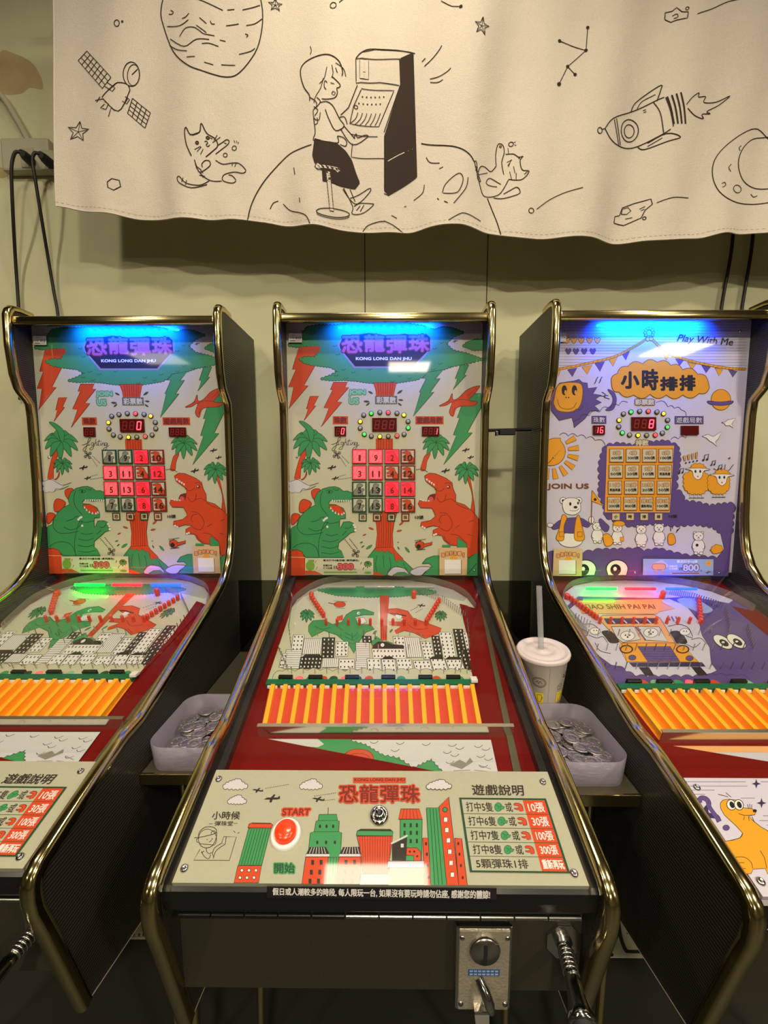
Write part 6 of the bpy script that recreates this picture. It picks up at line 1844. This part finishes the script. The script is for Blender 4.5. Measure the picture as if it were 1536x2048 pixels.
def fill_tray(t, n, seed, label, grp, bias):
    cx, cy, hx, hy, z0 = t
    rnd = random.Random(seed); R = .0126; pl = []
    for i in range(n):
        best = None
        for q in range(26):
            x = cx + max(-1, min(1, rnd.gauss(bias[0], .62))) * (hx - R - .003); y = cy + max(-1, min(1, rnd.gauss(bias[1], .6))) * (hy - R - .003)
            z = z0 + .0012
            for (px, py, pz) in pl:
                if (px - x) ** 2 + (py - y) ** 2 < (2 * R * 1.005) ** 2:
                    z = max(z, pz + .00215)
            sc = z + .004 * (abs(x - cx - bias[0] * hx) / hx + abs(y - cy - bias[1] * hy) / hy) * rnd.random()
            if best is None or sc < best[0]: best = (sc, x, y, z)
        _, x, y, z = best
        pl.append((x, y, z))
        o = COIN.build('coin', None, 'coin')
        o.location = (x, y, z + HC)
        o.rotation_euler = (rnd.uniform(-.05, .05), rnd.uniform(-.05, .05), rnd.uniform(0, 6.28))
        tag(o, label, 'coin', grp)


yf_r, yb_r = at_height(1165, 1526, -.425).y, at_height(1140, 1407, -.425).y
yf_l, yb_l = at_height(360, 1497, -.425).y, at_height(440, 1388, -.425).y
tr = tray(.3045, yf_r, yb_r, .058, 'frosted plastic tray of coins on the shelf right of the middle machine')
tl = tray(-.3195, yf_l, yb_l, .058, 'frosted plastic tray of coins on the shelf left of the middle machine')
fill_tray(tr, 120, 5, 'silver coin lying in the heap inside the right-hand tray', 'coins in the right tray', (.0, .1))
fill_tray(tl, 120, 9, 'silver coin lying in the heap inside the left-hand tray', 'coins in the left tray', (.1, .1))

# ================================================================== drink cup with straw
cb = Vector((.2985, yb_r + .040, SHELF + .0005)); ax = Vector((-.045, -.10, 1)).normalized()
HCUP = .123
R0, R1 = .030, .0445
cb.z += R0 * math.sqrt(1 - ax.z ** 2)
m = MB(); m.lathe(cb, ax, [(0, 0), (R0 - .002, 0), (R0, .002), (R1, HCUP), (R1 + .002, HCUP + .001), (R1 + .002, HCUP + .004), (R1 - .001, HCUP + .004)], 'cup_paper', 36)


class CupArt(Art):
    """x = degrees round the cup seen from the front, y = mm below the rim"""

    def at(s, x, y):
        u = Vector((0, -1, 0)); u = (u - ax * u.dot(ax)).normalized(); w = ax.cross(u)
        h = HCUP - y / 1000
        r = R0 + (R1 - R0) * h / HCUP + .0003 + s.k * 8e-6
        t = math.radians(x)
        return cb + ax * h + (u * math.cos(t) + w * math.sin(t)) * r


ca = CupArt(m, (0, 1, 0), (0, -1, 0)); ca.n = Vector((0, 0, 0))
mat('cup_brown', '6a4a3a', rough=.6); mat('cup_yellow', 'e8d020', rough=.6); mat('cup_grey', '8a7a74', rough=.6)
el = [(-28 + 17 * math.cos(math.radians(t)), 38 + 10 * math.sin(math.radians(t))) for t in range(0, 361, 20)]
ca.line(el, 1.2, 'cup_brown'); ca.line([(-28 + 14 * math.cos(math.radians(t)), 38 + 7.6 * math.sin(math.radians(t))) for t in range(0, 361, 20)], .7, 'cup_brown')
ca.line([(-36, 39), (-32, 35), (-29, 41), (-25, 35), (-21, 40)], 1.3, 'cup_brown', True)
ca.line([(-3, 6), (-3, 110)], .5, 'cup_grey')
for x0 in (-38, 22):
    for k in range(5): ca.poly([(x0 + k * 4.4, 60), (x0 + k * 4.4 + 4.4, 60), (x0 + k * 4.4 + 4.4, 82), (x0 + k * 4.4, 82)], 'cup_yellow')
    ca.line([(x0 + 5, 65), (x0 + 7, 78), (x0 + 15, 78), (x0 + 17, 65), (x0 + 5, 65)], 1.2, 'cup_brown', True); ca.line([(x0 + 16, 68), (x0 + 20, 70), (x0 + 15, 75)], 1.1, 'cup_brown', True)
for x, y, r in ((40, 26, 2.6), (46, 22, 2.2), (36, 30, 1.8), (44, 31, 4.2), (50, 27, 2.0)): ca.circ(x, y, r, 'cup_brown', ry=r * .7, n=10)
ca.line([(22, 46), (30, 42), (38, 46), (38, 54), (24, 55), (22, 46)], 1.2, 'cup_grey'); ca.line([(22, 46), (32, 49), (38, 46)], 1.2, 'cup_grey'); ca.line([(32, 49), (31, 55)], 1.2, 'cup_grey')
ca.poly([(14, 94), (20, 94), (20, 108), (14, 108)], 'cup_grey'); ca.poly([(20, 94), (26, 94), (26, 108), (20, 108)], 'cup_grey')
cup = m.build('drink_cup')
m = MB(); m.lathe(cb + ax * (HCUP + .0005), ax, [(R1 + .0035, 0), (R1 + .0042, .004), (R1 + .0025, .0075), (R1 - .001, .0078), (R1 - .004, .0045), (R1 - .012, .0045), (R1 - .014, .0058), (R1 - .024, .0058), (R1 - .026, .0048), (.009, .0048), (.008, .0062), (0, .0062)], 'lid_plastic', 40); m.build('lid', cup)
tag(cup, 'white paper drink cup with lid and yellow doodles on the right shelf behind the tray', 'cup')
m = MB(); s0 = cb + ax * (HCUP + .0066) + Vector((-.002, .004, 0)); s1 = s0 + Vector((-.004, .012, .118))
m.tube([s0, s1], .0052, 'straw_plastic', 14, caps=False)
tag(m.build('drinking_straw'), 'clear straw standing up out of the lidded paper cup', 'straw')

# ================================================================== steel balls on the middle playfield
for x, lb in ((387, 'steel ball in the middle machine, leftmost of the three in its lanes'), (697, 'steel ball in the middle machine, centre one of the three in its lanes'), (885, 'steel ball in the middle machine, rightmost of the three in its lanes')):
    q = bpt(x, 760, .0052)
    q = q + Vector(MID_SH)
    m = MB(); m.lathe(q, (0, 0, 1), [(.0052 * math.sin(math.radians(t)), -.0052 * math.cos(math.radians(t))) for t in range(0, 181, 18)], 'chrome', 16)
    tag(m.build('steel_ball'), lb, 'ball', 'balls in the middle machine')

# ================================================================== sheets on the floor under the machines
def sheet(name, pts, m_, label, cat, fn):
    m = MB(); q = [at_height(px, py, -HC + .003) for px, py in pts]
    m.slab(q, (0, 0, -.0025), m_)
    a = Art(m, (0, 0, -HC + .003), (0, 0, 1), base=2e-4)
    fn(a); tag(m.build(name), label, cat)


def left_sheet(a):
    a.crop(260, 1830, 30.72)
    for ch, x in (('上', 170), ('走', 480), ('家', 760)): a.text(ch, (x, 1130, x + 160, 1330), 'line', bold=8)


def right_sheet(a):
    a.crop(1200, 1800, 12.8)
    a.line('460,300 480,600 520,900 580,1110 660,1280 760,1320 1400,1325', 90, 'black', True); a.circ(300, 1405, 46, 'black'); a.circ(705, 850, 26, 'black')


sheet('paper_sheet', [(150, 1775), (296, 1775), (299, 1877), (170, 1877)], 'paper', 'pale paper sheet with small lettering on the floor left of the middle machine', 'paper', left_sheet)
sheet('floor_board', [(1205, 1770), (1370, 1770), (1385, 1916), (1217, 1914)], 'paper', 'pale board with a bent black line on the floor right of the middle machine', 'board', right_sheet)
